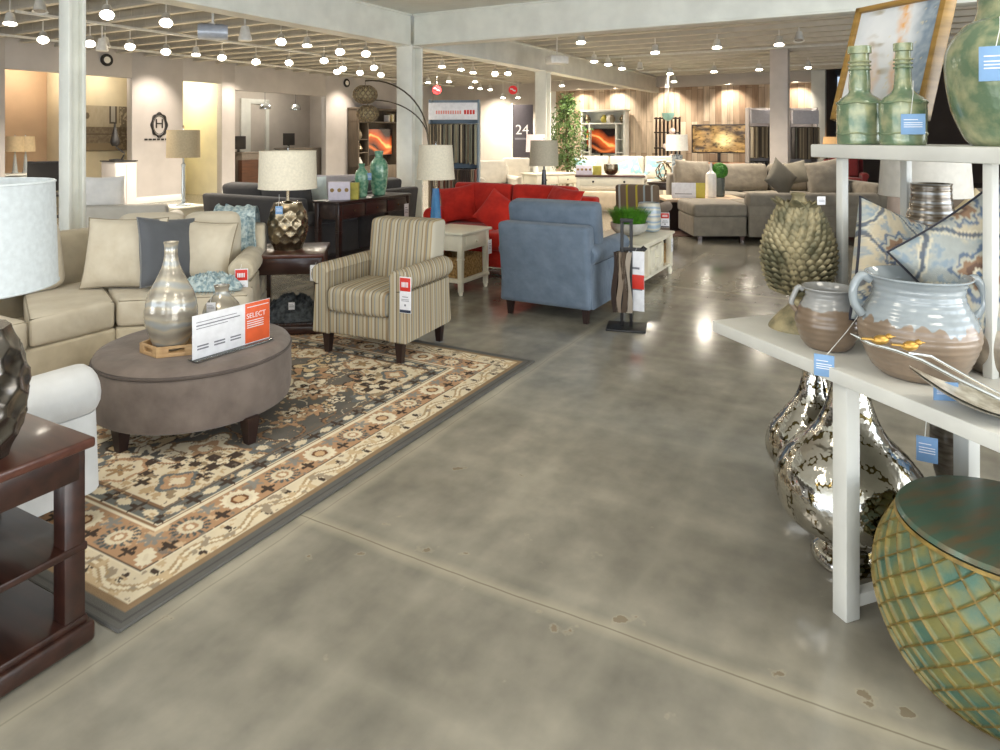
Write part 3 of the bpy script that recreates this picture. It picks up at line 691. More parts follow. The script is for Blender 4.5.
# rug
def rug():
    U0, V0, LU, LV = 1.262, 2.012, 2.83, 3.7
    nu, nv = 405, 530; a, b = np.meshgrid(np.linspace(0, 1, nu), np.linspace(0, 1, nv), indexing='ij'); U = (a*LU).ravel(); V = (b*LV).ravel()
    grey, cream, tan, dark, slate, lt = L(112, 110, 105), L(228, 214, 186), L(190, 152, 118), L(78, 66, 58), L(116, 119, 118), L(238, 226, 200)
    du = np.minimum(U, LU-U); dv = np.minimum(V, LV-V); e = np.minimum(du, dv); s = np.where(du < dv, V, U)+.0; cx, cy = U-LU/2, V-LV/2
    n = fbm(U, V, 9, 3); n2 = fbm(U, V, 22, 9); n3 = fbm(U, V, 4.5, 5)
    C = np.ones((len(U), 3))*grey*.95
    def put(mask, col, soft=None):
        nonlocal C
        t = mask.astype(float) if soft is None else soft; C = mixc(C, col, t)
    # field: grey-brown ground, vines, palmettes
    put(e > 0, L(112, 108, 102)*.92); put((n3 > .55), L(128, 120, 110), np.clip((n3-.5)*6, 0, 1)*.6)
    vine = np.abs(fbm(U, V, 3.3, 11)-.5); put(vine < .012, L(150, 118, 90)); put((vine > .012) & (vine < .018), dark)
    vine = np.abs(fbm(U, V, 4.7, 31)-.45); put(vine < .009, cream)
    def flower(fx, fy, R0, cols, pet=8, rot=0):
        x, y = U-fx, V-fy; m0 = (np.abs(x) < R0*1.3) & (np.abs(y) < R0*1.3); idx = np.where(m0)[0]
        r = np.hypot(x[idx], y[idx])/R0; th = np.arctan2(y[idx], x[idx])+rot
        for k, (rad, c, am) in enumerate(cols):
            lim = rad*(1+am*np.cos(pet*th)); C[idx[r < lim]] = c
    rs = random.Random(3)
    for i in range(150):
        fx, fy = rs.uniform(.6, LU-.6), rs.uniform(.6, LV-.6); R0 = rs.choice((.035, .05, .07, .1, .14)); c1 = rs.choice((lt, cream, tan, L(214, 190, 150)))
        flower(fx, fy, R0, [(1, dark if rs.random() < .4 else L(150, 120, 92), .3), (.88, c1, .34), (.5, rs.choice((tan, grey, dark)), .25), (.25, lt, 0)], rs.choice((4, 5, 6, 8)), rs.random()*3)
    # central medallion
    th = np.arctan2(cy*.8, cx); rm = np.hypot(cx, cy*.75); lobes = .62+.05*np.abs(np.cos(6*th)); put(rm < lobes, cream); put(rm < lobes-.02, L(150, 118, 88)); put(rm < lobes-.035, L(150, 152, 146))
    for i in range(16):
        a_ = i*math.pi/8; flower(LU/2+.45*math.cos(a_), LV/2+.55*math.sin(a_), .09, [(1, cream, .3), (.7, tan, .2), (.3, dark, 0)], 6)
    put(rm < .3, tan); put(rm < .27, cream); put(rm < .2, L(110, 108, 104)); flower(LU/2, LV/2, .16, [(1, cream, .3), (.6, tan, .3), (.3, dark, 0)], 8)
    # corner spandrels with a scalloped edge
    g = .50; ax_, by = du-g, dv-g; sp_ = 1.0*ax_ + 1.15*by*.8 + .05*np.cos(ax_*22)+.04*np.cos(by*19) ; inside = (e > g)
    edge = .62; put(inside & (sp_ < edge), tan); put(inside & (sp_ < edge-.025), dark*1.6); put(inside & (sp_ < edge-.035), cream); put(inside & (sp_ < edge-.035) & (n2 > .62), L(160, 140, 112)); put(inside & (sp_ < edge-.035) & (n2 < .33), L(204, 176, 138))
    for sx in (0, 1):
        for sy in (0, 1):
            for (px, py, R0, cs) in ((.66, .64, .085, [(1, slate, .15), (.75, tan, .2), (.4, cream, .2)]), (.88, .62, .075, [(1, dark, .55), (.4, lt, .2)]), (.64, .9, .075, [(1, dark, .55), (.4, lt, .2)]), (.8, .76, .06, [(1, dark, .5), (.5, cream, 0)]),
                                      (.6, 1.12, .055, [(1, slate, .3), (.5, cream, 0)]), (1.06, .57, .055, [(1, slate, .3), (.5, cream, 0)]), (.74, .58, .03, [(1, dark, .5)]), (.58, .76, .03, [(1, dark, .5)])):
                flower(px if not sx else LU-px, py if not sy else LV-py, R0, cs, 4)
    for k in range(5):     # cream scallops along the long sides of the field
        for sx in (0, 1):
            flower(.60 if not sx else LU-.60, .95+k*.45, .11, [(1, tan, .1), (.85, cream, .1), (.4, L(170, 140, 104), .4)], 6)
    # borders
    ring = lambda lo, hi: (e >= lo) & (e < hi)
    put(ring(.40, .50), L(120, 122, 118)); put(ring(.40, .412), lt); put(ring(.385, .40), L(150, 120, 92)); put(ring(.49, .50), L(140, 110, 84)); put(ring(.478, .486), dark*1.8)
    q = np.mod(s, .17)-.085; rr = np.hypot(q, e-.448); sq = (np.abs(q) < .02) & (np.abs(e-.448) < .02); pet4 = rr < .030*(1+.45*np.cos(4*np.arctan2(q, e-.448))); put(pet4, dark); q2 = np.mod(s+.085, .17)-.085; put((np.hypot(q2*.6, e-.448) < .022), cream)
    put(ring(.19, .385), tan); put(ring(.19, .20), lt); put(ring(.375, .392), lt); put(ring(.20, .205), dark*1.4)
    nz = ring(.2, .375) & (n2 > .66); put(nz, L(214, 186, 152)); nz = ring(.2, .375) & (n2 < .28); put(nz, L(150, 136, 122))
    per = .46
    for k, c0 in enumerate((0, per/2)):
        q = np.mod(s+c0, per)-per/2; w_ = e-.288; rr = np.hypot(q, w_); th = np.arctan2(w_, q); lm = ring(.2, .376)
        if k == 0:
            put(lm & (rr < .072*(1+.08*np.cos(14*th))), lt); put(lm & (rr < .050), cream); put(lm & (rr < .036), L(124, 84, 56)); put(lm & (rr < .024), L(214, 180, 140))
        else:
            put(lm & (rr < .074) & (rr > .045) & (np.cos(16*th) > -.1), slate*.7); put(lm & (rr < .047), cream); put(lm & (rr < .028), tan); put(lm & (rr < .016), lt)
    q = np.mod(s, per/2)-per/4; rr = np.hypot(q, e-.25); put(ring(.2, .376) & (rr < .025*(1+.5*np.cos(4*np.arctan2(q, e-.25)))), dark); 
    rr = np.hypot(q, e-.335); put(ring(.2, .376) & (rr < .03*(1+.5*np.cos(5*np.arctan2(q, e-.335)))), L(150, 146, 138))
    put(ring(.075, .19), cream); wv = np.sin(s*2*math.pi/.30); put(ring(.085, .18) & (np.abs(e-.132-.028*wv) < .02), L(186, 160, 124)); put(ring(.085, .18) & (np.abs(e-.132-.028*wv) < .008), lt)
    q = np.mod(s, .15)-.075; rr = np.hypot(q, e-.132+.02*np.sign(wv)); put(ring(.08, .185) & (rr < .017*(1+.5*np.cos(4*np.arctan2(q, e-.132)))), dark)
    put(ring(.078, .19) & (n2 > .64), L(206, 182, 146)); put(ring(.078, .19) & (n2 < .30), L(172, 156, 134)); put(ring(.054, .078), L(150, 126, 98)); put(ring(.0, .055), L(104, 102, 98)); put(ring(.02, .023), L(84, 83, 80)); put((e > .41) & (fbm(U, V, 40, 77) > .72), L(196, 170, 136)); put((e > .41) & (fbm(U, V, 40, 55) < .26), L(122, 110, 98))
    C *= (.90+.2*n2)[:, None]
    mb = MB(); zz = ZR
    xs = np.linspace(0, LU, nu); ys = np.linspace(0, LV, nv)
    # local frame: x = -v, y = u
    vs = [(-(V0+y), U0+x, zz) for x in xs for y in ys]; fs = [(i*nv+j, i*nv+j+1, (i+1)*nv+j+1, (i+1)*nv+j) for i in range(nu-1) for j in range(nv-1)]
    fs = [tuple(reversed(f)) for f in fs] if False else fs
    mb.add(vs, fs); mb.col = np.concatenate([np.clip(C, 0, 1), np.ones((len(C), 1))], 1)
    m = vcol('woven_rug', .95, bump=.5, spec=.1)
    root = thing('area_rug', 'large oriental rug with grey edge and cream and tan floral borders under the round ottoman', 'rug', (0, 0, 0), BR)
    fix_normals(mb.build('woven_pile', m, root)); 
    bd = MB(); pts = []
    for (u, v) in ((0, 0), (LU, 0), (LU, LV), (0, LV)):
        pts.append((-(V0+v), U0+u, zz/2))
    for k in range(4):
        bd.tube([pts[k], pts[(k+1) % 4]], zz/2, 8)
    bd.build('bound_edge', fabric('rug_edge', (92, 90, 86)), root)
rug()
# near end table, hammered lamp on it
ct = W(.885, 2.32)
end_table('dark brown wooden end table with two lower shelves, at the lower left', ct, BR, .56, .65, .606, M_esp2, M_espresso, .06, shelves=(.30, .085), drawer=False, apron=.085)
hammered_lamp('big table lamp with pewter faceted base and white drum shade, on the near end table', (-1.478, 1.90, .606), M_iron, M_shadew)
# white armchair beside the near end table
M_ivory = fabric('ivory_fabric', (205, 206, 206)); M_ivory_p = fabric('ivory_piping', (150, 160, 172))
seating('armchair', 'pale ivory rolled-arm armchair just behind the near end table', 'armchair', W(1.18, 3.075, ZR), R(151), .86, .80, M_ivory, arm_z=.60, back_z=.82, roll=.10, arm_t=.17)
# ottoman
M_suede = fabric('taupe_suede', (126, 114, 106), (106, 95, 88), .35); M_suede_p = fabric('taupe_piping', (84, 74, 68))
oc = Vector((-1.585, 3.60, ZR)); ot = thing('round_ottoman', 'round taupe upholstered ottoman with four dark feet on the patterned rug', 'ottoman', oc)
MB().lathe([(.38, .115), (.45, .115), (.466, .125), (.474, .16), (.477, .26), (.474, .36), (.471, .37)], 64).build('upholstered_body', M_suede, ot)
MB().lathe([(.42, .365), (.468, .372), (.472, .386), (.462, .402), (.43, .415), (.34, .420), (.2, .422), (.001, .422)], 64).build('cushion_top', M_suede, ot)
MB().tube([(.474*math.cos(a), .474*math.sin(a), .373) for a in np.linspace(0, 2*math.pi, 65)[:-1]], .006, 6, closed=True).build('piping', M_suede_p, ot)
for k in range(4):
    fx, fy = ((.375, -.265), (-.20, -.35), (.20, .35), (-.375, .265))[k]; a = math.atan2(fy, fx); MB().taper((fx, fy, 0), .020, .034, .13, rot=a+R(45)).build('leg', M_leg, ot)
# tray and vases
M_tray = wood('light_tray_wood', (176, 140, 98), (200, 166, 122), .5, (8, 2, 2))
tc_ = Vector((-1.60, 3.44, ZR+.422)); tr = thing('wooden_tray', 'small light wood hexagonal tray on the ottoman under the tall vase', 'tray', tc_, R(20))
hexp = [(.17*math.cos(R(60*k)), .14*math.sin(R(60*k))) for k in range(6)]
MB().prism(hexp, 0, .012, .002).build('tray_floor', M_tray, tr)
for k in range(6):
    a, b_ = Vector((*hexp[k], 0)), Vector((*hexp[(k+1) % 6], 0)); d = b_-a; M = Matrix.Translation((a+b_)/2) @ Matrix.Rotation(math.atan2(d.y, d.x), 4, 'Z')
    s_ = MB(); l2 = d.length/2+.004
    if k in (0, 3, 4):
        for (x0, x1, z0, z1) in ((-l2, l2, 0, .018), (-l2, l2, .038, .05), (-l2, -.035, .016, .04), (.035, l2, .016, .04)): s_.add(*(lambda q: (q.v, q.f))(MB().box(x0, x1, -.005, .005, z0, z1, .001)), M)
    else: s_.add(*(lambda q: (q.v, q.f))(MB().box(-l2, l2, -.005, .005, 0, .05, .001)), M)
    s_.build('tray_side', M_tray, tr)
def ringed(prof, rings, amp=.002):
    out = []
    for i in range(len(prof)-1):
        (r0, z0), (r1, z1) = prof[i], prof[i+1]; n = max(2, int(abs(z1-z0)/.004))
        for k in range(n): t = k/n; z = z0+(z1-z0)*t; out.append((r0+(r1-r0)*t + amp*math.sin(z*rings), z))
    out.append(prof[-1]); return out
def sm(prof, n=6):
    """catmull-rom smoothing of a lathe profile"""
    P_ = [Vector((r, z, 0)) for r, z in prof]; out = []
    for i in range(len(P_)-1):
        p0 = P_[max(i-1, 0)]; p1 = P_[i]; p2 = P_[i+1]; p3 = P_[min(i+2, len(P_)-1)]
        for k in range(n):
            t = k/n; q = .5*((2*p1)+(-p0+p2)*t+(2*p0-5*p1+4*p2-p3)*t*t+(-p0+3*p1-3*p2+p3)*t**3); out.append((max(q.x, .0005), q.y))
    out.append((P_[-1].x, P_[-1].y)); return out
def banded(name, cols, scale, rough=.2, metal=0, coat=.5, dist=1.0, axis_scale=(1, 1, 1)):
    if name in MC: return MC[name]
    m, nt, b = nodes(name); lk = nt.links.new; tc = N(nt, 'ShaderNodeTexCoord'); mp = N(nt, 'ShaderNodeMapping'); mp.inputs['Scale'].default_value = axis_scale; lk(tc.outputs['Object'], mp.inputs[0])
    wv = N(nt, 'ShaderNodeTexWave', bands_direction='Z', i_Scale=scale, i_Distortion=dist, i_Detail=3.0); lk(mp.outputs[0], wv.inputs[0])
    cr = N(nt, 'ShaderNodeValToRGB'); el = cr.color_ramp.elements
    for i, c in enumerate(cols):
        p = i/(len(cols)-1); e = el[0] if i == 0 else (el[-1] if i == len(cols)-1 else el.new(p)); e.position = p; e.color = rgba(lin(*c))
    lk(wv.outputs[0], cr.inputs[0]); lk(cr.outputs[0], b.inputs['Base Color']); b.inputs['Roughness'].default_value = rough; b.inputs['Metallic'].default_value = metal; b.inputs['Coat Weight'].default_value = coat
    MC[name] = m; return m
M_pearl = banded('pearl_glaze', [(158, 150, 136), (178, 170, 154), (192, 182, 160), (170, 172, 170)], 3.5, .22, .3, .6, 5)
def vessel(name, label, cat, loc, prof, m, rings=None, amp=.0012, wall=.006, seg=48, fn=None, group=None, thing_=False):
    pr = sm(prof); 
    if rings: pr = ringed(pr, rings, amp)
    top = pr[-1]; inner = [(max(r-wall, .001), z) for r, z in reversed(pr) if z > prof[0][1]+wall*1.5]
    o = MB().lathe([(.001, prof[0][1])] + pr + inner + [(.001, prof[0][1]+wall*2)], seg, fn=fn).build(name, m, None, loc); return tag(o, label, cat, group)
vz = ZR+.434
vessel('tall_vase', 'tall pearly glazed bottle vase with ringed body and narrow neck, standing in the tray', 'vase', (-1.630, 3.42, vz),
       [(.058, 0), (.085, .03), (.116, .12), (.122, .19), (.105, .27), (.070, .34), (.044, .40), (.032, .45), (.030, .50), (.036, .525)], M_pearl, 200, .0004)
vessel('squat_vase', 'small squat pearly vase with short neck, behind the sign on the ottoman', 'vase', (-1.475, 3.66, ZR+.424),
       [(.05, 0), (.085, .04), (.10, .10), (.085, .165), (.048, .21), (.034, .235), (.040, .268)], M_pearl, 200, .0004)
price_tag((-1.49, 3.558, ZR+.424+.20), R(5), .045, .05, 'tiny white tag hanging on the squat pearly vase', 'white', string=.03)
# acrylic sign on the ottoman
sg = thing('table_sign', 'long white and orange sign in a clear stand on the round ottoman', 'sign', Vector((-1.447, 3.24, ZR+.424)), R(57))
M_acr = mat('clear_acrylic', (235, 240, 240), .05, trans=.9, ior=1.3)
MB().box(.0, .44, -.035, .035, 0, .006, .001).build('stand_foot', M_acr, sg); MB().box(.0, .44, -.004, -.001, .006, .212, .0005).build('front_sheet', M_tagw, sg)
MB().box(.29, .438, -.0055, -.004, .01, .21, .0003).build('orange_panel', M_orange, sg)
m = MB(); lines(m, .02, .24, .175, .003, -.004, n=1); lines(m, .02, .26, .158, .005, -.004, n=1); lines(m, .02, .19, .145, .003, -.004, n=1)
for k in range(3): lines(m, .025+k*.09, .085+k*.09, .06, .007, -.004, n=2, gap=.014)
m.build('small_print', M_ink, sg)
text('lettering', 'SELECT', .036, M_tagw, sg, Matrix.Translation((.355, -.0058, .145)) @ UPR, .0004)
m = MB(); lines(m, .30, .40, .118, .004, -.0056, n=4, gap=.011); lines(m, .30, .43, .188, .004, -.0056, n=1); m.build('orange_panel_print', M_tagw, sg)
# ---------- cream sectional ----------
M_lin = fabric('oatmeal_linen', (206, 194, 170), (188, 176, 152), .3); M_linp = fabric('oatmeal_piping', (150, 138, 116)); M_linp2 = fabric('oatmeal_cushion', (208, 198, 178), (196, 184, 162), .4)
Bp = Vector((-2.385, 4.286, 0)); e1 = Vector((math.cos(R(12)), math.sin(R(12)), 0)); n1 = Vector((-e1.y, e1.x, 0))
DS = .98
A_ = np.array([[D1.x, -e1.x], [D1.y, -e1.y]]); rhs = np.array([(n1*DS-D2*DS).x, (n1*DS-D2*DS).y]); ss = np.linalg.solve(A_, rhs); Ck = Bp + D2*DS + D1*ss[0]
dg = (Ck-Bp).normalized(); kb = (Ck-Bp).length
def inset(k): return Bp + (Ck-Bp)*k
LR_ = .78; xy = lambda v: (v.x, v.y)
sec = thing('sectional_sofa', 'large oatmeal sectional sofa wrapping the far left corner of the patterned rug', 'sofa', (0, 0, 0))
g_ = ZR
MB().prism([xy(Bp), xy(Ck), xy(Bp+D2*DS-D1*1.9), xy(Bp-D1*1.9)], g_+.10, .30, .02).build('seat_base', M_lin, sec)
MB().prism([xy(Bp), xy(Bp+e1*LR_), xy(Bp+e1*LR_+n1*DS), xy(Ck)], g_+.10, .30, .02).build('seat_base', M_lin, sec)
def seat_piece(poly, z0, z1):
    o = MB().prism([xy(p) for p in poly], z0, z1, .03).build('seat_cushion', M_linp2, sec)
    c_ = sum(poly, Vector((0, 0, 0)))/len(poly); q = MB()
    for zz in (z0+.012, z1-.012): q.tube([(*xy(p+(c_-p).normalized()*.014), zz) for p in poly], .005, 6, closed=True)
    q.build('piping', M_linp, o)
kk = .78
gp = .006
seat_piece([Bp-D1*gp, inset(kk)-D1*gp, inset(kk)-D1*.50, Bp-D1*.50 - D2*.0], .30, .475); 
seat_piece([Bp-D1*.515-D2*.03, Bp+D2*.76-D1*.515, Bp+D2*.76-D1*1.25, Bp-D1*1.25-D2*.03], .30, .475); seat_piece([Bp-D1*1.26-D2*.03, Bp+D2*.76-D1*1.26, Bp+D2*.76-D1*1.88, Bp-D1*1.88-D2*.03], .30, .475)
seat_piece([Bp+e1*gp, Bp+e1*LR_, Bp+e1*LR_+n1*.25, Bp+e1*(LR_-.18)+n1*.26, Bp+e1*(LR_-.18)+n1*(DS*kk), inset(kk)+e1*gp], .30, .475)
# back frames
ib = .84
MB().prism([xy(inset(ib)), xy(Ck), xy(Ck-D1*2.4), xy(inset(ib)-D1*2.0)], .28, .82, .03).build('backrest', M_lin, sec)
MB().prism([xy(inset(ib)), xy(Bp+e1*LR_+n1*(DS*ib)), xy(Bp+e1*LR_+n1*DS), xy(Ck)], .28, .82, .03).build('backrest', M_lin, sec)
# right arm
a = MB(); rolled_arm(a, 0, 1, .24, .95, g_+.1, .665, .085, .16); o = fix_normals(a.build('armrest', M_lin, sec, tuple(Bp+e1*(LR_-.17)), math.atan2(e1.y, e1.x)))
# loose back cushions as parts
def bcush(c, rz, wd, ht, th=.2, tilt=-12):
    m_ = MB(); m_.soft((0, 0, ht/2), (wd, th, ht), .07, 3, 5, bulge=(.0, .03, .012), rot=None); o = m_.build('back_cushion', M_linp2, sec, c, rz); o.rotation_euler = (R(tilt), 0, rz)
bcush(Bp+n1*.73+e1*.0+Vector((0, 0, .475)), R(12), .46, .45); bcush(Bp+n1*.73+e1*.42+Vector((0, 0, .475)), R(12), .40, .45)
for k in (.22, .80, 1.38): bcush(Bp+D2*.70-D1*k+Vector((0, 0, .475)), R(61), .56, .45)
for p in (Bp+e1*(LR_-.06)+n1*.08, Bp-D1*.1+D2*.1, Bp-D1*1.8+D2*.1, Ck-n1*.1-D2*.1, Bp+e1*(LR_-.06)+n1*(DS-.08)): MB().taper((p.x, p.y, g_), .022, .03, .10).build('leg', M_leg, sec)
PZ = .475
throw_pillow('throw_pillow', 'large square oatmeal throw pillow on the sectional, left of the dark grey pillow', Bp-e1*.06+n1*.37+Vector((0, 0, PZ+.235)), (R(-14), 0, R(2)), .53, .47, .2, M_linp2, pipe=M_linp)
throw_pillow('throw_pillow', 'dark slate grey throw pillow between two oatmeal pillows on the sectional', Bp+e1*.215+n1*.36+Vector((0, 0, PZ+.235)), (R(-14), R(7), R(62)), .44, .46, .16, fabric('slate_fabric', (94, 96, 100)), pipe=fabric('slate_piping', (130, 130, 130)))
throw_pillow('throw_pillow', 'square oatmeal throw pillow at the right end of the sectional against the arm', Bp+e1*.41+n1*.47+Vector((0, 0, PZ+.215)), (R(-18), R(4), R(2)), .42, .42, .18, M_linp2, pipe=M_linp)
M_bluethrow = mat('pale_blue_knit', (132, 154, 160), .9, c2=(196, 208, 206), scale=40, bump=1, bscale=60, lo=.4, hi=.62)
o = heap('throw_blanket', .40, .24, .11, M_bluethrow, seed=3, folds=9, fringe=16, n=60); o.location = Bp+e1*.52+n1*.20+Vector((0, 0, PZ+.006)); o.rotation_euler = (0, 0, R(10)); tag(o, 'pale blue knitted throw lying crumpled on the sectional seat', 'throw blanket')
# throw draped over the back corner
dm = MB()
def drape(a, b):
    v = b*1.05-.40; u = a-.5
    if v < 0: y, z = -.13+.02*math.sin(a*9), .0+v*.9
    elif v < .22: an = v/.22*math.pi; y, z = -.13*math.cos(an), .08*math.sin(an)
    else: y, z = .13+.01*math.sin(a*11+b*5), -(v-.22)*.9
    f = noise.noise(Vector((a*6, b*5, 1)))*.03+.012*math.sin(a*26+b*3)
    return Vector((u*.30+f*.8, y+f*(1 if y > 0 else -1), z+abs(f)))
dm.grid(40, 50, drape)
o = dm.build('throw_blanket', M_bluethrow, None, Bp+e1*.56+n1*.90+Vector((0, 0, .87)), R(12)); tag(o, 'pale blue throw draped over the back corner of the sectional', 'throw blanket')
sol = o.modifiers.new('thick', 'SOLIDIFY'); sol.thickness = .008
price_tag(Bp+e1*(LR_-.075)+n1*.215+Vector((0, 0, .60)), R(12), .085, .20, 'red and white price tag on the right arm of the oatmeal sectional')
# ---------- lamp end table ----------
et = Vector((-1.63, 5.40, ZR)); end_table('reddish brown end table with a low shelf, between the sectional and the striped armchair', et, R(9), .54, .58, .60, M_esp2, M_espresso, .055, shelves=(.085,), drawer=False, apron=.12)
hammered_lamp('table lamp with bronze faceted base and cream drum shade, on the brown end table', (-1.66, 5.40, .612), M_bronze, M_shade)
price_tag((-1.675, 5.232, .60+.36), R(0), .055, .06, 'small pale blue tag hanging from the bronze faceted lamp', 'blue', string=.09)
price_tag((-1.375, 5.155, .53), R(9), .085, .12, 'white tag with navy foot on the front of the brown end table', 'white', string=.02)
o = heap('folded_throw', .42, .44, .17, mat('charcoal_knit', (52, 56, 62), .95, c2=(96, 102, 106), scale=30, bump=1, bscale=50), seed=8, folds=5, fringe=14, zfall=2.6); o.location = (-1.615, 5.36, ZR+.086); o.rotation_euler = (0, 0, R(9)); tag(o, 'charcoal knitted throw folded on the low shelf of the brown end table', 'throw blanket')
price_tag((-1.56, 5.165, ZR+.235), R(9), .045, .055, 'tiny grey-white tag on the charcoal throw under the table', 'white', string=0)
# ---------- striped armchair ----------
cs = [((172, 160, 135), 3), ((132, 116, 92), 1), ((180, 170, 149), 2), ((153, 133, 104), 2), ((127, 127, 121), 1), ((175, 163, 137), 2), ((160, 140, 107), 1), ((182, 175, 158), 2), ((120, 107, 90), 1), ((167, 153, 125), 2), ((139, 142, 140), 1)]
M_stx = stripes('ticking_stripe_across', cs, .155, 0); M_sty = stripes('ticking_stripe_along', cs, .155, 3)
ch = seating('striped_armchair', 'cream and tan striped upholstered armchair on the far edge of the rug', 'armchair', Vector((-.81, 4.87, ZR)), R(-24), .72, .68, M_stx, arm_z=.615, back_z=.87, arm_m=M_sty, back_cushions=False, tight_back=True, back_w=.55, base_z=.14, seat_z=.46, roll=.075, arm_t=.115)
price_tag(W(0, 0)+Vector((-.60, 4.375, .60)), R(-24), .085, .23, 'red and white price tag hanging on the striped armchair arm')
# ---------- cream end table with basket ----------
M_wt = M_creamw
def turned_leg(x, y, h, m, t, w=.045):
    l = MB(); l.box(x-w/2, x+w/2, y-w/2, y+w/2, h*.62, h, .003); l.taper((x, y, .03), w*.38, w*.48, h*.6); l.box(x-w*.56, x+w*.56, y-w*.56, y+w*.56, h*.58, h*.61, .002); l.lathe([(.001, 0), (w*.34, .0), (w*.42, .02), (w*.36, .035)], 12, c=(x, y, 0)); l.build('leg', m, t)
def cream_table(label, loc, rz, wd, dp, ht, cat='end table', shelf=.17, apr=.15):
    t = thing('end_table', label, cat, loc, rz); h, d = wd/2, dp/2
    MB().soft((0, 0, ht-.014), (wd, dp, .028), .01, 2, 1).build('table_top', M_wt, t)
    for sx in (-1, 1):
        for sy in (-1, 1): turned_leg(sx*(h-.05), sy*(d-.05), ht-.028, M_wt, t, .05)
    a = MB()
    for s in (-1, 1): a.box(-h+.05, h-.05, s*(d-.04)-.01, s*(d-.04)+.01, ht-.028-apr, ht-.028, .002); a.box(s*(h-.04)-.01, s*(h-.04)+.01, -d+.05, d-.05, ht-.028-apr, ht-.028, .002)
    a.build('apron', M_wt, t); MB().soft((0, 0, shelf-.04), (wd-.04, dp-.04, .03), .006, 2, 1).build('shelf', M_wt, t)
    dr = MB().box(-h+.09, h-.09, -d+.022, -d+.032, ht-.028-apr+.025, ht-.045, .003).build('drawer', M_wt, t)
    MB().lathe([(.004, 0), (.012, .016), (.01, .024), (.001, .027)], 12, M=Matrix.Translation((0, -d+.024, ht-.03-apr/2)) @ Matrix.Rotation(R(90), 4, 'X')).build('knob', M_wt, dr)
    return t
def basket(label, loc, rz, wd, dp, ht, group=None):
    t = thing('wicker_basket', label, 'basket', loc, rz, group); m = MB(); h, d = wd/2, dp/2
    for a_ in ((-h, h, -d, -d+.012), (-h, h, d-.012, d), (-h, -h+.012, -d, d), (h-.012, h, -d, d)): m.box(a_[0], a_[1], a_[2], a_[3], 0, ht, .003)
    m.box(-h, h, -d, d, 0, .01, .002); m.build('woven_body', M_basket, t)
    e = MB(); welt(e, -h, h, -d, d, ht, .009, .015)
    for k in range(1, 5): welt(e, -h-.001, h+.001, -d-.001, d+.001, ht*k/5, .004, .015)
    e.build('woven_rim', M_basket, t); return t
RS = BR + R(90)          # facing -d2 (towards the aisle at right)
ec = Vector((-.43, 6.74, 0)); cream_table('cream painted end table with a drawer and wicker basket, before the red sofa', ec, RS, .56, .50, .59)
basket('wicker basket on the lower shelf of the cream end table', ec+Vector((0, 0, .146)), RS, .40, .36, .19)
price_tag(W(5.90, 3.385, .47), RS, .07, .14, 'white hanging tag on the cream end table', 'white', string=.02)
lt = thing('table_lamp', 'table lamp with tapered blue glass base and cream shade, on the cream end table', 'lamp', (-.64, 6.87, .59))
M_blueg = mat('blue_glass', (62, 118, 168), .12, coat=.8, c2=(88, 148, 196), scale=4)
MB().lathe([(.001, 0), (.075, 0), (.075, .018), (.06, .025)], 4, M=Matrix.Rotation(R(20), 4, 'Z')).build('lamp_foot', M_esp2, lt); MB().lathe([(.06, .025), (.034, .38), (.001, .38)], 12).build('lamp_base', M_blueg, lt, ang=20)
MB().lathe([(.03, .38), (.03, .40), (.012, .405), (.012, .48)], 16).build('neck', M_bronze, lt); drum_shade(lt, .47, .81, .19, .165)
# ---------- red sofa ----------
M_red = fabric('red_chenille', (196, 44, 28), (164, 30, 20), .5)
rs_ = seating('red_sofa', 'bright red two-seat sofa behind the cream end table', 'sofa', W(6.69, 3.66), BR, 1.88, .94, M_red, arm_z=.67, back_z=.82, nseat=2, roll=.09, arm_t=.17, seat_z=.48, arm_y0=-.2, cushion_top=.94)
def uvz(u, v, z): return W(u, v, z)
throw_pillow('throw_pillow', 'red pillow standing in the middle of the red sofa', uvz(6.60, 3.70, .66), (R(-25), R(30), BR), .40, .40, .15, M_red)
throw_pillow('throw_pillow', 'red pillow lying against the right arm of the red sofa', uvz(6.72, 2.98, .76), (R(-30), R(5), BR-R(20)), .46, .40, .16, M_red)
throw_pillow('throw_pillow', 'red pillow leaning on the left arm of the red sofa', uvz(6.75, 4.30, .71), (R(-20), R(-10), BR+R(15)), .44, .42, .16, M_red)
# ---------- blue armchair ----------
M_blu = fabric('blue_velvet', (110, 123, 138), (94, 108, 124), .4); M_blup = fabric('blue_piping', (70, 86, 108))
seating('blue_armchair', 'slate blue wide armchair seen from behind in the aisle', 'armchair', W(5.49, 2.40), R(151), .82, .88, M_blu, arm_z=.63, back_z=.785, bcw=.80, roll=.085, arm_t=.13, seat_z=.48, pipe=M_blup, cushion_top=.95)
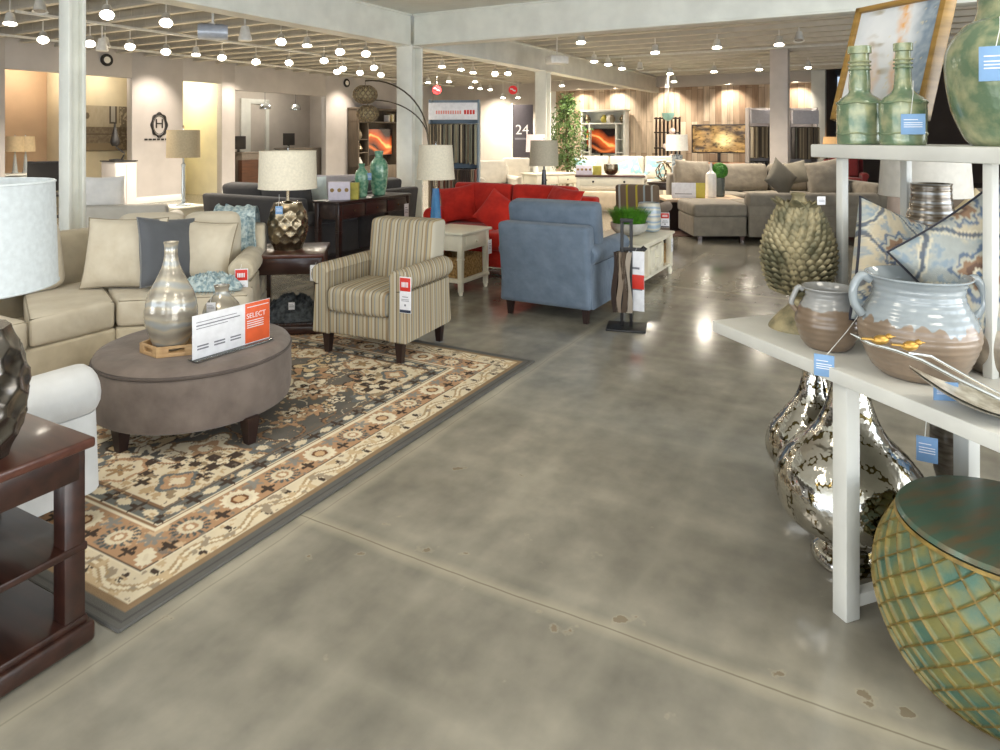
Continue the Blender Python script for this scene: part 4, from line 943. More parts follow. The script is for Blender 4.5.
# ---------- swatch stand ----------
st = thing('swatch_stand', 'black floor stand with hanging fabric strips and price sheet beside the blue armchair', 'display stand', (.985, 5.37, 0), R(-14))
MB().soft((0, 0, .008), (.30, .26, .014), .003, 1, 1).build('base_plate', M_black, st)
for s in (-1, 1): MB().box(s*.035-.012, s*.035+.012, -.012, .012, .014, .84, .002).build('post', M_black, st)
MB().box(-.05, .05, -.015, .015, .82, .85, .003).build('top_bar', M_black, st); MB().box(-.05, .14, -.012, .012, .60, .625, .003).build('hanger_arm', M_black, st)
MB().tube([(.10, 0, .61), (.13, -.02, .64), (.15, 0, .62), (.13, .02, .60)], .008, 8).build('hook', M_black, st)
for k, (x, c_) in enumerate(((-.085, (52, 40, 34)), (-.05, (138, 122, 106)), (-.015, (84, 70, 58)), (.018, (160, 148, 134)))):
    m_ = MB(); m_.grid(4, 14, lambda a, b, x=x: Vector((x+.04*(a-.5)+.012*math.sin(b*6+x*40), -.02-.03*math.sin(b*3.1), .12+.47*b))); m_.grid(4, 14, lambda a, b, x=x: Vector((x+.012+.04*(a-.5)+.012*math.sin(b*6+x*40), .01+.05*a, .12+.47*b)))
    o = m_.build('fabric_strip', fabric('swatch_%d' % k, c_), st)
price_tag(Vector((1.055, 5.335, .60)), R(-30), .125, .46, 'long white price sheet with a red band hanging on the swatch stand', 'white', string=.03)
sh = [o for o in COL.objects if o.name.startswith('price_tag')][-1]
MB().box(-.0615, .0615, -.004, -.0016, -.29, -.18, .0004).build('red_band', M_tagr, sh)
# ---------- cream coffee table ----------
cf = thing('coffee_table', 'cream painted storage coffee table carrying a grass bowl, in the aisle', 'coffee table', W(6.90, 2.30), RS)
hw, hd, hh = .58, .33, .46
MB().soft((0, 0, hh-.014), (hw*2, hd*2, .028), .01, 2, 1).build('table_top', M_wt, cf)
for sx in (-1, 1):
    for sy in (-1, 1):
        x, y = sx*(hw-.05), sy*(hd-.05); l = MB(); l.box(x-.03, x+.03, y-.03, y+.03, .09, hh-.028, .003); l.lathe([(.001, 0), (.022, 0), (.03, .04), (.022, .075), (.032, .09)], 14, c=(x, y, 0)); l.build('leg', M_wt, cf)
b_ = MB(); b_.box(-hw+.04, hw-.04, -hd+.035, hd-.035, .09, .12, .003); b_.box(-hw+.04, hw-.04, -hd+.05, hd-.05, hh-.07, hh-.028, .002)
for x in (-.25, .25): b_.box(x-.012, x+.012, -hd+.04, hd-.04, .11, hh-.06, .002)
b_.box(-.25, .25, hd-.06, hd-.05, .12, hh-.05, .001); b_.build('cabinet_body', M_wt, cf)
for s in (-1, 1):
    dd = MB(); x0, x1 = (-.235, -.005) if s < 0 else (.005, .235); dd.box(x0, x1, -hd+.036, -hd+.05, .125, hh-.075, .002)
    for q in ((x0, x0+.04, .125, hh-.075), (x1-.04, x1, .125, hh-.075), (x0, x1, .125, .165), (x0, x1, hh-.115, hh-.075)): dd.box(q[0], q[1], -hd+.028, -hd+.037, q[2], q[3], .002)
    d_ = dd.build('door', M_wt, cf); MB().lathe([(.004, 0), (.011, .014), (.001, .02)], 10, M=Matrix.Translation((s*.03, -hd+.03, .27)) @ Matrix.Rotation(R(90), 4, 'X')).build('knob', M_wt, d_)
for s, nm in ((-1, 'near'), (1, 'far')):
    basket('small wicker basket in the %s cubby of the cream coffee table' % nm, cf.location + (Matrix.Rotation(RS, 4, 'Z') @ Vector((s*.39, -.08, .121))), RS, .22, .34, .20)
price_tag(W(7.30, 1.955, .40), RS, .07, .14, 'white hanging tag at the far corner of the cream coffee table', 'white', string=.02)
# grass bowl
gb = thing('grass_bowl', 'bright green grass planted in a wide grey bowl on the cream coffee table', 'potted plant', X(629, 7.15, .461))
pr = sm([(.06, 0), (.12, .02), (.175, .06), (.19, .11), (.185, .135)]); MB().lathe([(.001, 0)]+pr+[(.178, .13), (.178, .115), (.001, .115)], 40).build('bowl', mat('grey_stoneware', (150, 146, 138), .4, c2=(186, 184, 178), scale=8), gb)
gr = MB(); rr_ = random.Random(5)
for k in range(1500):
    a = rr_.random()*6.283; r0 = math.sqrt(rr_.random())*.16; L0 = rr_.uniform(.12, .22); ln = .35+.9*r0/.16; d = Vector((math.cos(a+rr_.uniform(-.5, .5)), math.sin(a+rr_.uniform(-.5, .5)), 0)); p = Vector((r0*math.cos(a), r0*math.sin(a), .115)); w_ = d.cross(Vector((0, 0, 1)))*.0028
    pts = [p, p+Vector((0, 0, L0*.5))+d*L0*.15*ln, p+Vector((0, 0, L0*.85))+d*L0*.45*ln]; gr.add([pts[0]-w_, pts[0]+w_, pts[1]+w_*.9, pts[1]-w_*.9, pts[2]], [(0, 1, 2, 3), (3, 2, 4)])
gr.build('grass_blades', mat('fresh_grass', (92, 158, 40), .5, c2=(64, 120, 28), scale=30), gb, ang=180)
M_bcer = banded('blue_cream_ceramic', [(206, 198, 176), (120, 150, 178), (214, 206, 184), (150, 172, 190)], 2.2, .3, 0, .5, 2)
vessel('ceramic_pot', 'squared blue and cream banded ceramic pot beside the grass bowl', 'vase', X(649, 7.45, .461), [(.09, 0), (.12, .03), (.125, .12), (.125, .22), (.115, .29), (.11, .31)], M_bcer)
price_tag(X(665, 7.72, .461+.17), R(-10), .095, .165, 'red and white price card standing at the end of the cream coffee table', string=0)
# ================= RIGHT FIXTURE =================
FA, FBv = Vector((.342, -.94, 0)), Vector((.94, .342, 0)); FO = Vector((.825, 2.685, 0)); FR = math.atan2(FBv.y, FBv.x)   # local +X = FBv, local -Y = FA
def FX(a, b, z=0): p = FO + FA*a + FBv*b; return Vector((p.x, p.y, z))
M_fix = mat('fixture_white', (208, 207, 200), .4, scale=5)
ZT = .78
ft = thing('display_table', 'white display table at the right carrying glazed pots, with a shelf tier above', 'display table', FX(0, 0), FR)
MB().box(0, .84, -1.75, 0, ZT-.045, ZT, .005).build('lower_shelf', M_fix, ft)
for a in (.56, 1.55):
    for b_ in (.03, .56): MB().box(b_, b_+.055, -a-.055, -a, 0, ZT-.045, .003).build('leg', M_fix, ft)
    MB().box(.085, .56, -a-.045, -a-.01, .03, .07, .003).build('foot_rail', M_fix, ft)
MB().box(.335, .74, -1.55, -.155, 1.415, 1.465, .006).build('upper_shelf', M_fix, ft)
for a in (.255, .80, 1.35):
    for b_ in (.36, .68): MB().box(b_, b_+.03, -a-.03, -a, ZT, 1.415, .003).build('upright', M_fix, ft)
# finial
fin = thing('artichoke_finial', 'antique gold artichoke finial on a flared foot at the left end of the display table', 'ornament', Vector((1.115, 2.58, ZT)))
M_fin = mat('antique_gold_leaf', (176, 162, 126), .55, .3, c2=(100, 96, 72), scale=14, lo=.35, hi=.6, bump=.3, bscale=60)
MB().lathe([(.001, 0)]+sm([(.105, 0), (.10, .012), (.07, .05), (.035, .085), (.026, .11), (.05, .13), (.10, .19)]), 36).build('pedestal', M_fin, fin)
sc = MB(); sc.lathe(sm([(.03, .12), (.078, .17), (.108, .26), (.106, .34), (.074, .43), (.03, .47), (.001, .475)]), 30)
def scale_leaf(m, base, out, up, L_, wd):
    s = out.cross(up).normalized(); g = []
    for j in range(6):
        t = j/5
        for i in range(5):
            u = (i-2)/2; w_ = wd*(1-.15*t)*math.sqrt(max(0, 1-(t*.98)**3)); g.append(base + up*L_*t + s*u*w_ + out*(.012*math.sin(t*2.4) + .016*t*t - .010*u*u))
    fs = [(j*5+i, j*5+i+1, (j+1)*5+i+1, (j+1)*5+i) for j in range(5) for i in range(4)]; m.add(g, fs)
rows = 17
for j in range(rows):
    t = j/(rows-1); z = .14+.30*t; r = .037+.077*math.sin(math.pi*(.12+.76*t))**.8; n = max(8, int(2*math.pi*r/.030))
    for k in range(n):
        a = 2*math.pi*(k+.5*(j % 2))/n; out = Vector((math.cos(a), math.sin(a), 0)); sl = -math.cos(math.pi*(.12+.76*t))*.75
        up = (Vector((0, 0, 1)) - out*sl).normalized() if t > .5 else (Vector((0, 0, 1)) + out*(-sl)*.9).normalized()
        scale_leaf(sc, out*r*.97+Vector((0, 0, z-.012)), (out-up*out.dot(up)).normalized(), up, .042, .0205)
for k in range(6):
    a = k*1.047; out = Vector((math.cos(a), math.sin(a), 0)); scale_leaf(sc, out*.05+Vector((0, 0, .44)), out, (Vector((0, 0, 1))+out*.7).normalized(), .055, .028)
sc.lathe([(.03, .46), (.022, .49), (.028, .50), (.02, .505), (.001, .505)], 12)
sc.build('scales', M_fin, fin, ang=60)
price_tag((1.15, 2.47, ZT+.50), R(5), .03, .03, 'tiny white tag on the tip of the artichoke finial', 'white', string=0)
# two-tone glazed pots
def glaze(name, top, body, zsplit, amp):
    m, nt, b = nodes(name); lk = nt.links.new; tc = N(nt, 'ShaderNodeTexCoord'); sp = N(nt, 'ShaderNodeSeparateXYZ'); lk(tc.outputs['Object'], sp.inputs[0])
    mp = N(nt, 'ShaderNodeMapping'); mp.inputs['Scale'].default_value = (1, 1, .25); lk(tc.outputs['Object'], mp.inputs[0])
    nz = N(nt, 'ShaderNodeTexNoise', i_Scale=22.0, i_Detail=2.0); lk(mp.outputs[0], nz.inputs['Vector'])
    ml = N(nt, 'ShaderNodeMath', operation='MULTIPLY_ADD'); lk(nz.outputs[0], ml.inputs[0]); ml.inputs[1].default_value = amp; lk(sp.outputs[2], ml.inputs[2])
    mr = N(nt, 'ShaderNodeMapRange'); lk(ml.outputs[0], mr.inputs[0]); mr.inputs['From Min'].default_value = zsplit+amp*.5-.002; mr.inputs['From Max'].default_value = zsplit+amp*.5+.002
    c1, _, v_ = mottle(nt, tuple(x*.85 for x in lin(*top)), lin(*top), 12, vec=tc.outputs['Object']); c2, _, v_ = mottle(nt, tuple(x*.72 for x in lin(*body)), lin(*body), 9, vec=mp.outputs[0])
    k = N(nt, 'ShaderNodeMixRGB'); lk(mr.outputs[0], k.inputs[0]); lk(c2.outputs[0], k.inputs[1]); lk(c1.outputs[0], k.inputs[2]); lk(k.outputs[0], b.inputs['Base Color'])
    r2 = N(nt, 'ShaderNodeMapRange'); lk(mr.outputs[0], r2.inputs[0]); r2.inputs['To Min'].default_value = .35; r2.inputs['To Max'].default_value = .12; lk(r2.outputs[0], b.inputs['Roughness']); b.inputs['Coat Weight'].default_value = .5
    return m
def pot(name, label, loc, Rb, H, rim, m, ha, rings=320):
    t = thing(name, label, 'pot', loc)
    pr = ringed(sm([(Rb*.62, 0), (Rb*.80, H*.10), (Rb, H*.38), (Rb*.97, H*.55), (Rb*.80, H*.74), (rim*.86, H*.84), (rim*.90, H*.93), (rim, H*.985)]), rings, .0009)
    inner = [(rim*.97, H), (rim*.84, H*.93), (rim*.8, H*.84), (Rb*.88, H*.6), (Rb*.9, H*.4), (Rb*.5, H*.08), (.001, H*.06)]
    MB().lathe([(.001, 0)]+pr+[(rim*1.0, H)]+inner, 56).build('pot_body', m, t)
    for s in ha:
        c, sn = math.cos(s), math.sin(s); q = []
        for (r, z) in ((rim*.93, H*.93), (rim*1.12, H*.97), (rim*1.27, H*.86), (Rb*1.12, H*.70), (Rb*.97, H*.58)): q.append((r*c, r*sn, z))
        P_ = [Vector(x) for x in q]; pts = []
        for i in range(4):
            p0, p1, p2, p3 = P_[max(i-1, 0)], P_[i], P_[i+1], P_[min(i+2, 4)]
            for k in range(6): tt = k/6; pts.append(.5*((2*p1)+(-p0+p2)*tt+(2*p0-5*p1+4*p2-p3)*tt*tt+(-p0+3*p1-3*p2+p3)*tt**3))
        pts.append(P_[-1]); MB().tube(pts, H*.043, 12).build('handle', m, t)
    return t
G1 = glaze('grey_blue_over_brown_glaze', (150, 158, 162), (142, 122, 102), .165, .11); G2 = glaze('pale_grey_over_brown_glaze', (150, 150, 148), (132, 112, 92), .14, .03)
pot('two_handled_pot', 'large two-handled pot with pale blue-grey glaze running over brown, on the display table', (1.262, 2.085, ZT), .162, .30, .143, G1, (R(172), R(-8)))
pot('two_handled_pot', 'small brown and grey two-handled pot left of the large pot on the display table', (1.113, 2.345, ZT), .102, .205, .082, G2, (R(165), R(-25)))
price_tag(FX(.5645, -.008, ZT+.035), FR-R(50), .058, .068, 'blue tag hanging over the table edge below the small brown pot', 'blue', string=0)
MB().tube([(1.19, 2.26, ZT+.15), (1.11, 2.21, ZT+.09), (1.02, 2.155, ZT+.033)], .0012, 5).build('string', M_cords, [o for o in COL.objects if o.name.startswith('price_tag')][-1]).matrix_parent_inverse = (Matrix.Translation(FX(.5645, -.008, ZT+.035)) @ Matrix.Rotation(FR-R(50), 4, 'Z')).inverted()
price_tag((1.205, 1.865, ZT+.052), R(-8), .062, .05, 'blue tag lying against the large two-handled pot behind the bird dish', 'blue', string=0)
M_mot = mat('mottled_umber_glaze', (96, 84, 72), .4, c2=(170, 158, 138), scale=14, coat=.3)
vessel('mottled_jar', 'dark mottled glazed jar behind the right handle of the large pot', 'jar', (1.50, 2.10, ZT), [(.05, 0), (.075, .03), (.085, .09), (.07, .15), (.04, .19), (.045, .21)], M_mot)
# bird dish
M_silv = mat('brushed_silver', (225, 220, 206), .35, .6, c2=(170, 160, 140), scale=30); M_gold = mat('gold_birds', (186, 146, 76), .35, .8)
bd = thing('bird_dish', 'long silver leaf-shaped dish with two gold birds on its twig rim', 'dish', (1.30, 1.76, ZT), R(-10))
m_ = MB()
def dish(a, b, dz=0):
    u = a*2-1; v = b*2-1; w_ = .10*math.sqrt(max(0, 1-abs(u)**2.6)); rr = min(1, math.hypot(u, v)); return Vector((u*.235, v*w_, .012+.105*abs(u)**2.0*(1 if u < 0 else .4)+.022*(v*v)*(1-u*u)+dz))
m_.grid(40, 14, dish); m_.grid(40, 14, lambda a, b: dish(1-a, b, -.005)); fix_normals(m_.build('dish_bowl', M_silv, bd))
MB().lathe([(.03, 0), (.035, 0), (.02, .014)], 20).build('foot', M_silv, bd)
tw = MB(); tw.tube([(-.385, -.02, .20), (-.34, -.025, .178), (-.28, -.03, .165), (-.22, -.035, .145), (-.14, -.055, .105), (-.04, -.08, .062), (.08, -.09, .045), (.22, -.05, .06)], [.002, .004, .005, .005, .005, .005, .005, .003], 8)
tw.tube([(-.25, -.03, .160), (-.19, -.015, .150), (-.10, -.02, .10), (-.01, -.05, .055)], .0035, 8); tw.build('twig_rim', M_chrome, bd)
for x, zb in ((-.315, .190), (-.245, .178)):
    b_ = MB(); b_.lathe(sm([(.001, -.022), (.010, -.012), (.013, .0), (.010, .014), (.001, .022)]), 14, M=Matrix.Translation((x, -.03, zb)) @ Matrix.Rotation(R(80), 4, 'Y'))
    b_.lathe(sm([(.001, -.008), (.008, -.003), (.008, .003), (.001, .008)]), 12, c=(x+.020, -.03, zb+.010)); b_.lathe([(.003, 0), (.0005, .01)], 8, M=Matrix.Translation((x+.027, -.03, zb+.010)) @ Matrix.Rotation(R(90), 4, 'Y'))
    b_.prism([(-.045, -.004), (-.018, -.008), (-.018, .008), (-.045, .004)], 0, .004, M=Matrix.Translation((x, -.03, zb))); b_.build('gold_bird', M_gold, bd)
# patterned pillows
def ikat(seed, warm):
    def fn(a, b):
        x = a-.5; y = b-.5; n = fbm(a, b, 7, seed); n2 = fbm(a, b, 26, seed+4); px = a+.035*(n-.5)*2; py = b+.035*(fbm(b, a, 9, seed+7)-.5)*2
        C = np.ones((len(a), 3))*L(158, 162, 158); C = mixc(C, L(196, 180, 150), np.clip((n-.42)*9, 0, 1)*.8 if warm else np.clip((n-.55)*9, 0, 1)*.7); C = mixc(C, L(104, 128, 148), np.clip((n2-.55)*8, 0, 1)*.6)
        d = np.abs(np.mod((px+py)*2.0, 1)-.5); e = np.abs(np.mod((px-py)*2.0, 1)-.5); C = mixc(C, L(76, 84, 98), (np.minimum(d, e) < .035)*.85); C = mixc(C, L(206, 196, 170), ((np.minimum(d, e) > .045) & (np.minimum(d, e) < .075))*.7)
        for (cx, cy, R0) in ((.75, .75, .15), (.30, .62, .14), (.68, .22, .19), (.2, .18, .13), (.5, .98, .1)):
            q = np.hypot(px-cx, py-cy)/R0; th = np.arctan2(py-cy, px-cx); pt = 1+.18*np.cos(8*th)
            C = mixc(C, L(70, 92, 122), (q < 1.05*pt)*.8); C = mixc(C, L(182, 178, 160), (q < .86*pt)*.9); C = mixc(C, L(134, 98, 72), (q < .66*pt)*.85); C = mixc(C, L(96, 76, 68), (q < .42)*.8); C = mixc(C, L(214, 204, 180), (q < .22)*1.0); C = mixc(C, L(84, 104, 130), (q < .1)*1.0)
        return C*(.85+.3*n2)[:, None]
    return fn
M_ikat = vcol('woven_print', .9, bump=.3, bscale=400); M_dp = fabric('navy_piping', (52, 52, 60))
throw_pillow('patterned_pillow', 'blue and beige floral print pillow standing on its corner at the right of the table', FX(.80, .50, ZT+.30), (R(-14), R(-36), R(-4)), .50, .50, .15, M_ikat, pipe=M_dp, colfn=ikat(3, False), n=81)
throw_pillow('patterned_pillow', 'tan and blue floral print pillow leaning behind the small brown pot', FX(.48, .415, ZT+.245), (R(-12), R(19), R(18)), .42, .42, .14, M_ikat, pipe=M_dp, colfn=ikat(11, True), n=81)
M_rib = banded('ribbed_pewter_glaze', [(96, 82, 66), (128, 120, 108), (110, 94, 74), (150, 150, 148)], 9, .22, .4, .6, 1)
vessel('ribbed_vase', 'tall grey-brown ribbed vase with wide mouth, standing behind the two patterned pillows', 'vase', FX(.37, .70, ZT), [(.07, 0), (.12, .05), (.135, .14), (.12, .26), (.090, .38), (.070, .47), (.067, .53), (.070, .54)], M_rib, 330, .0008)
# ---- things on the upper tier ----
ZU = 1.465
M_agua = mat('aged_green_glass', (104, 126, 98), .2, .1, c2=(172, 172, 132), scale=16, coat=.6, lo=.42, hi=.7, bump=.25, bscale=40)
def bottle(name, label, loc, Rb, H, hb, rn, seed=0, rings=True):
    t = thing(name, label, 'bottle', loc)
    MB().lathe([(.001, 0)]+sm([(Rb*.93, 0), (Rb, .02), (Rb, hb*.8), (Rb*.86, hb*.95), (Rb*.5, hb*1.08), (rn*1.15, hb*1.25), (rn, H*.86), (rn, H*.92)], 8)+[(rn*1.25, H*.925), (rn*1.25, H), (rn*.8, H), (rn*.8, H*.9)], 40).build('glass_body', M_agua, t)
    if rings:
        e = MB()
        for k in range(3): rr = rn*1.12; e.tube([(rr*math.cos(a), rr*math.sin(a), H*.84-k*.014) for a in np.linspace(0, 6.283, 25)[:-1]], .004, 6, closed=True)
        e.build('neck_rings', M_agua, t)
        for zz in (.04, hb*.86):
            MB().tube([(Rb*1.0*math.cos(a), Rb*1.0*math.sin(a), zz+.003*math.sin(5*a)) for a in np.linspace(0, 6.283, 33)[:-1]], .004, 6, closed=True).build('relief_band', M_agua, t)
    return t
bottle('green_bottle', 'squat aged green glass bottle at the left end of the upper shelf', FX(.31, .415, ZU), .076, .36, .175, .032)
bottle('green_bottle', 'aged green glass bottle with blue tag, second from the left on the upper shelf', FX(.485, .42, ZU), .072, .35, .17, .024)
price_tag(FX(.56, .375, ZU+.105), R(-32), .070, .068, 'blue tag on the second green bottle of the upper shelf', 'blue', string=.11)

vessel('green_floor_vase', 'big speckled green glass vase cut by the right edge on the upper shelf', 'vase', (1.615, 2.13, ZU), [(.13, 0), (.155, .03), (.19, .12), (.207, .24), (.20, .31), (.16, .375), (.125, .40), (.118, .47), (.14, .52)], M_agua)
price_tag(X(1000, 1.87, 1.742), R(-32), .095, .095, 'blue tag with printed panel on the big green vase', 'blue', string=.08)
# framed painting on an easel
pa = thing('framed_painting', 'abstract gold and blue-grey painting in a gold frame, leaning back on the upper shelf', 'painting', FX(.067, .53, 1.561), FR-R(90))
M_gframe = wood('gold_frame', (128, 98, 42), (164, 126, 62), .35, (2, 2, 14))
PL = Matrix.Rotation(R(-17), 4, 'X'); pw, ph = .40, .48
def add(mb, M=PL): q = MB(); mb(q); return q.v, q.f
for nm, bx in (('frame_side', (0, .022, -.01, .045, 0, ph)), ('frame_side', (pw-.022, pw, -.01, .045, 0, ph)), ('frame_side', (0, pw, -.01, .045, 0, .022)), ('frame_side', (0, pw, -.01, .045, ph-.022, ph))):
    q = MB().box(*bx, .002); m_ = MB(); m_.add(q.v, q.f, PL); m_.build(nm, M_gframe, pa)
def art(a, b):
    n = fbm(a, b, 6, 21); n2 = fbm(a, b, 24, 5); n3 = fbm(a*.4, b, 10, 8); C = mixc(np.ones((len(a), 3))*L(196, 200, 204), L(222, 222, 222), n*1.2); C = mixc(C, L(150, 132, 90), np.clip((n3-.55)*6, 0, 1)*np.clip(1-np.abs(a-.35)*4, 0, 1))
    g = np.clip(1-np.abs(a-.62+.12*(b-.5)-.1*(n-.5))*11, 0, 1); C = mixc(C, L(226, 158, 62), g*np.clip(n2*2-.3, 0, 1)); g = np.clip(1-np.abs(a-.30+.3*(n-.5))*9, 0, 1)*np.clip(1-b*1.3, 0, 1); C = mixc(C, L(214, 150, 70), g*.8)
    C = mixc(C, L(112, 130, 146), np.clip((a-.70+.15*(n-.5))*9, 0, 1)*(.5+.6*n2)); return mixc(C, L(214, 200, 160), (n2 > .78)*.6)
picture('canvas', pw-.03, ph-.03, 60, 70, art, vcol('painted_canvas', .4, coat=.3), pa, PL @ Matrix.Translation((pw/2, .004, .015)))
ez = thing('easel', 'gold wooden tabletop easel behind the framed painting', 'easel', FX(.067, .53, ZU), FR-R(90))
for x0, x1 in ((.08, .16), (.33, .25)): MB().tube([(x0, .01, .008), (x1, .15, .50)], .010, 4).build('front_leg', M_gframe, ez)
MB().tube([(.20, .24, .008), (.20, .155, .46)], .010, 4).build('rear_leg', M_gframe, ez); MB().box(.06, .37, -.035, .05, .075, .09, .002).build('ledge', M_gframe, ez)
# ---- under the table ----
M_merc, nt, b = nodes('mercury_glass'); lk = nt.links.new; tc = N(nt, 'ShaderNodeTexCoord')
vo = N(nt, 'ShaderNodeTexVoronoi', i_Scale=5.0); lk(tc.outputs['Object'], vo.inputs[0]); wv = N(nt, 'ShaderNodeTexWave', wave_type='RINGS', rings_direction='SPHERICAL', i_Scale=4.5, i_Distortion=1.5, i_Detail=1.0)
sb = N(nt, 'ShaderNodeVectorMath', operation='SUBTRACT'); lk(tc.outputs['Object'], sb.inputs[0]); sb.inputs[1].default_value = (-.10, -.17, .26); lk(sb.outputs[0], wv.inputs[0])
v2_ = N(nt, 'ShaderNodeTexVoronoi', i_Scale=75.0); lk(tc.outputs['Object'], v2_.inputs[0])
mu = N(nt, 'ShaderNodeMath', operation='MULTIPLY'); lk(wv.outputs[0], mu.inputs[0]); lk(v2_.outputs[0], mu.inputs[1])
cr = N(nt, 'ShaderNodeValToRGB'); cr.color_ramp.elements[0].position = .52; cr.color_ramp.elements[1].position = .58; cr.color_ramp.elements[0].color = rgba(lin(206, 203, 196)); cr.color_ramp.elements[1].color = rgba(lin(96, 84, 52)); lk(mu.outputs[0], cr.inputs[0]); lk(cr.outputs[0], b.inputs['Base Color'])
b.inputs['Metallic'].default_value = 1; b.inputs['Roughness'].default_value = .10; nz = N(nt, 'ShaderNodeTexNoise', i_Scale=26.0, i_Detail=2.0); lk(tc.outputs['Object'], nz.inputs['Vector'])
bp = N(nt, 'ShaderNodeBump', i_Strength=.35, i_Distance=.012); lk(nz.outputs[0], bp.inputs['Height']); lk(bp.outputs[0], b.inputs['Normal'])
vessel('mercury_glass_bottle', 'tall silvered glass bottle vase with etched scrolls under the display table, behind its front leg', 'vase', (1.225, 2.42, 0), [(.11, 0), (.125, .02), (.115, .05), (.085, .08), (.13, .11), (.215, .17), (.246, .25), (.238, .32), (.19, .39), (.125, .455), (.085, .53), (.06, .62), (.05, .70), (.054, .734)], M_merc, seg=64)
vessel('mercury_glass_bottle', 'shorter silvered glass bottle vase with flared lip, behind the tall one under the table', 'vase', (1.335, 2.93, 0), [(.10, 0), (.11, .02), (.10, .04), (.16, .09), (.195, .16), (.18, .24), (.13, .31), (.08, .38), (.055, .45), (.048, .51), (.07, .54)], M_merc, seg=64)
M_horn = mat('horn_brown', (64, 52, 42), .35, c2=(130, 122, 108), scale=9, coat=.3, stretch=(1, 1, 4))
vessel('tapered_vase', 'tall dark brown tapered vase with bands, standing under the right part of the table', 'vase', (1.71, 2.62, 0), [(.07, 0), (.05, .03), (.04, .10), (.055, .25), (.075, .42), (.098, .60), (.105, .70)], M_horn, 60, .003)
price_tag(X(927, 2.32, .485), R(-30), .062, .085, 'dark blue tag hanging under the display table beside the tapered vase', 'blue', string=.14)
# garden stool
M_stool, nt, b = nodes('verdigris_ceramic'); lk = nt.links.new; tc = N(nt, 'ShaderNodeTexCoord'); a_ = N(nt, 'ShaderNodeVertexColor', layer_name='pattern')
c1, n1_, _ = mottle(nt, lin(74, 108, 92), lin(128, 124, 72), 14, .36, .62, detail=6); c2, n2_, _ = mottle(nt, lin(150, 124, 58), lin(112, 92, 44), 30)
k = N(nt, 'ShaderNodeMixRGB'); lk(a_.outputs[0], k.inputs[0]); lk(c1.outputs[0], k.inputs[1]); lk(c2.outputs[0], k.inputs[2]); lk(k.outputs[0], b.inputs['Base Color']); b.inputs['Roughness'].default_value = .5; b.inputs['Metallic'].default_value = .15; b.inputs['Coat Weight'].default_value = .15
bp = N(nt, 'ShaderNodeBump', i_Strength=.35, i_Distance=.003); nz = N(nt, 'ShaderNodeTexNoise', i_Scale=150.0); lk(tc.outputs['Object'], nz.inputs['Vector']); lk(nz.outputs[0], bp.inputs['Height']); lk(bp.outputs[0], b.inputs['Normal'])
gs = thing('garden_stool', 'big green verdigris ceramic garden stool with raised diamond lattice, at the lower right corner', 'stool', (1.385, 1.875, 0), R(20))
mb = MB(); ns, nr = 780, 200; vs = []; co = []; fs = []; ND = 26; HS = .44
prf = sm([(.215, 0), (.262, .05), (.305, .13), (.325, .22), (.318, .31), (.285, .39), (.262, .43)], 8); pz = np.array([p[1] for p in prf]); prr = np.array([p[0] for p in prf])
for i in range(ns):
    a = 2*math.pi*i/ns
    for j in range(nr):
        z = .43*j/(nr-1); r = float(np.interp(z, pz, prr)); q = a*ND/(2*math.pi); s_ = z/.066
        d1_ = abs((q+s_) % 1-.5); d2_ = abs((q-s_) % 1-.5); e = max(d1_, d2_); rid = 1 if e > .462 else 0; 
        if z < .012 or z > .42: rid = 1; e = .5
        h = .007*(1-((.5-min(e, .5))/.5))**3 if rid else .0095*(.5-max(d1_, d2_))/.5*0 - .004*min(1, (.462-e)/.05) + .010*min(d1_, d2_)*0
        vs.append(((r+h)*math.cos(a), (r+h)*math.sin(a), z)); g_ = min(1, max(0, (e-.44)/.03)); co.append((g_, g_, g_, 1))
for i in range(ns):
    i2 = (i+1) % ns
    for j in range(nr-1): fs.append((i*nr+j, i2*nr+j, i2*nr+j+1, i*nr+j+1))
mb.add(vs, fs); mb.col = np.array(co); mb.build('lattice_body', M_stool, gs, ang=80)
MB().lathe([(.262, .428), (.27, .436), (.262, .446), (.22, .452), (.10, .456), (.001, .456)], 64).build('seat_top', mat('verdigris_top', (72, 98, 82), .42, .1, c2=(112, 88, 60), scale=7, lo=.42, hi=.75, coat=.2, stretch=(1, 4, 1)), gs)
# ================= BACKGROUND =================
M_char = fabric('charcoal_fabric', (70, 68, 68)); M_grey = fabric('warm_grey_fabric', (142, 134, 120), (126, 118, 106), .4); M_wfab = fabric('white_fabric', (206, 200, 188)); M_beige = fabric('beige_fabric', (206, 192, 170))
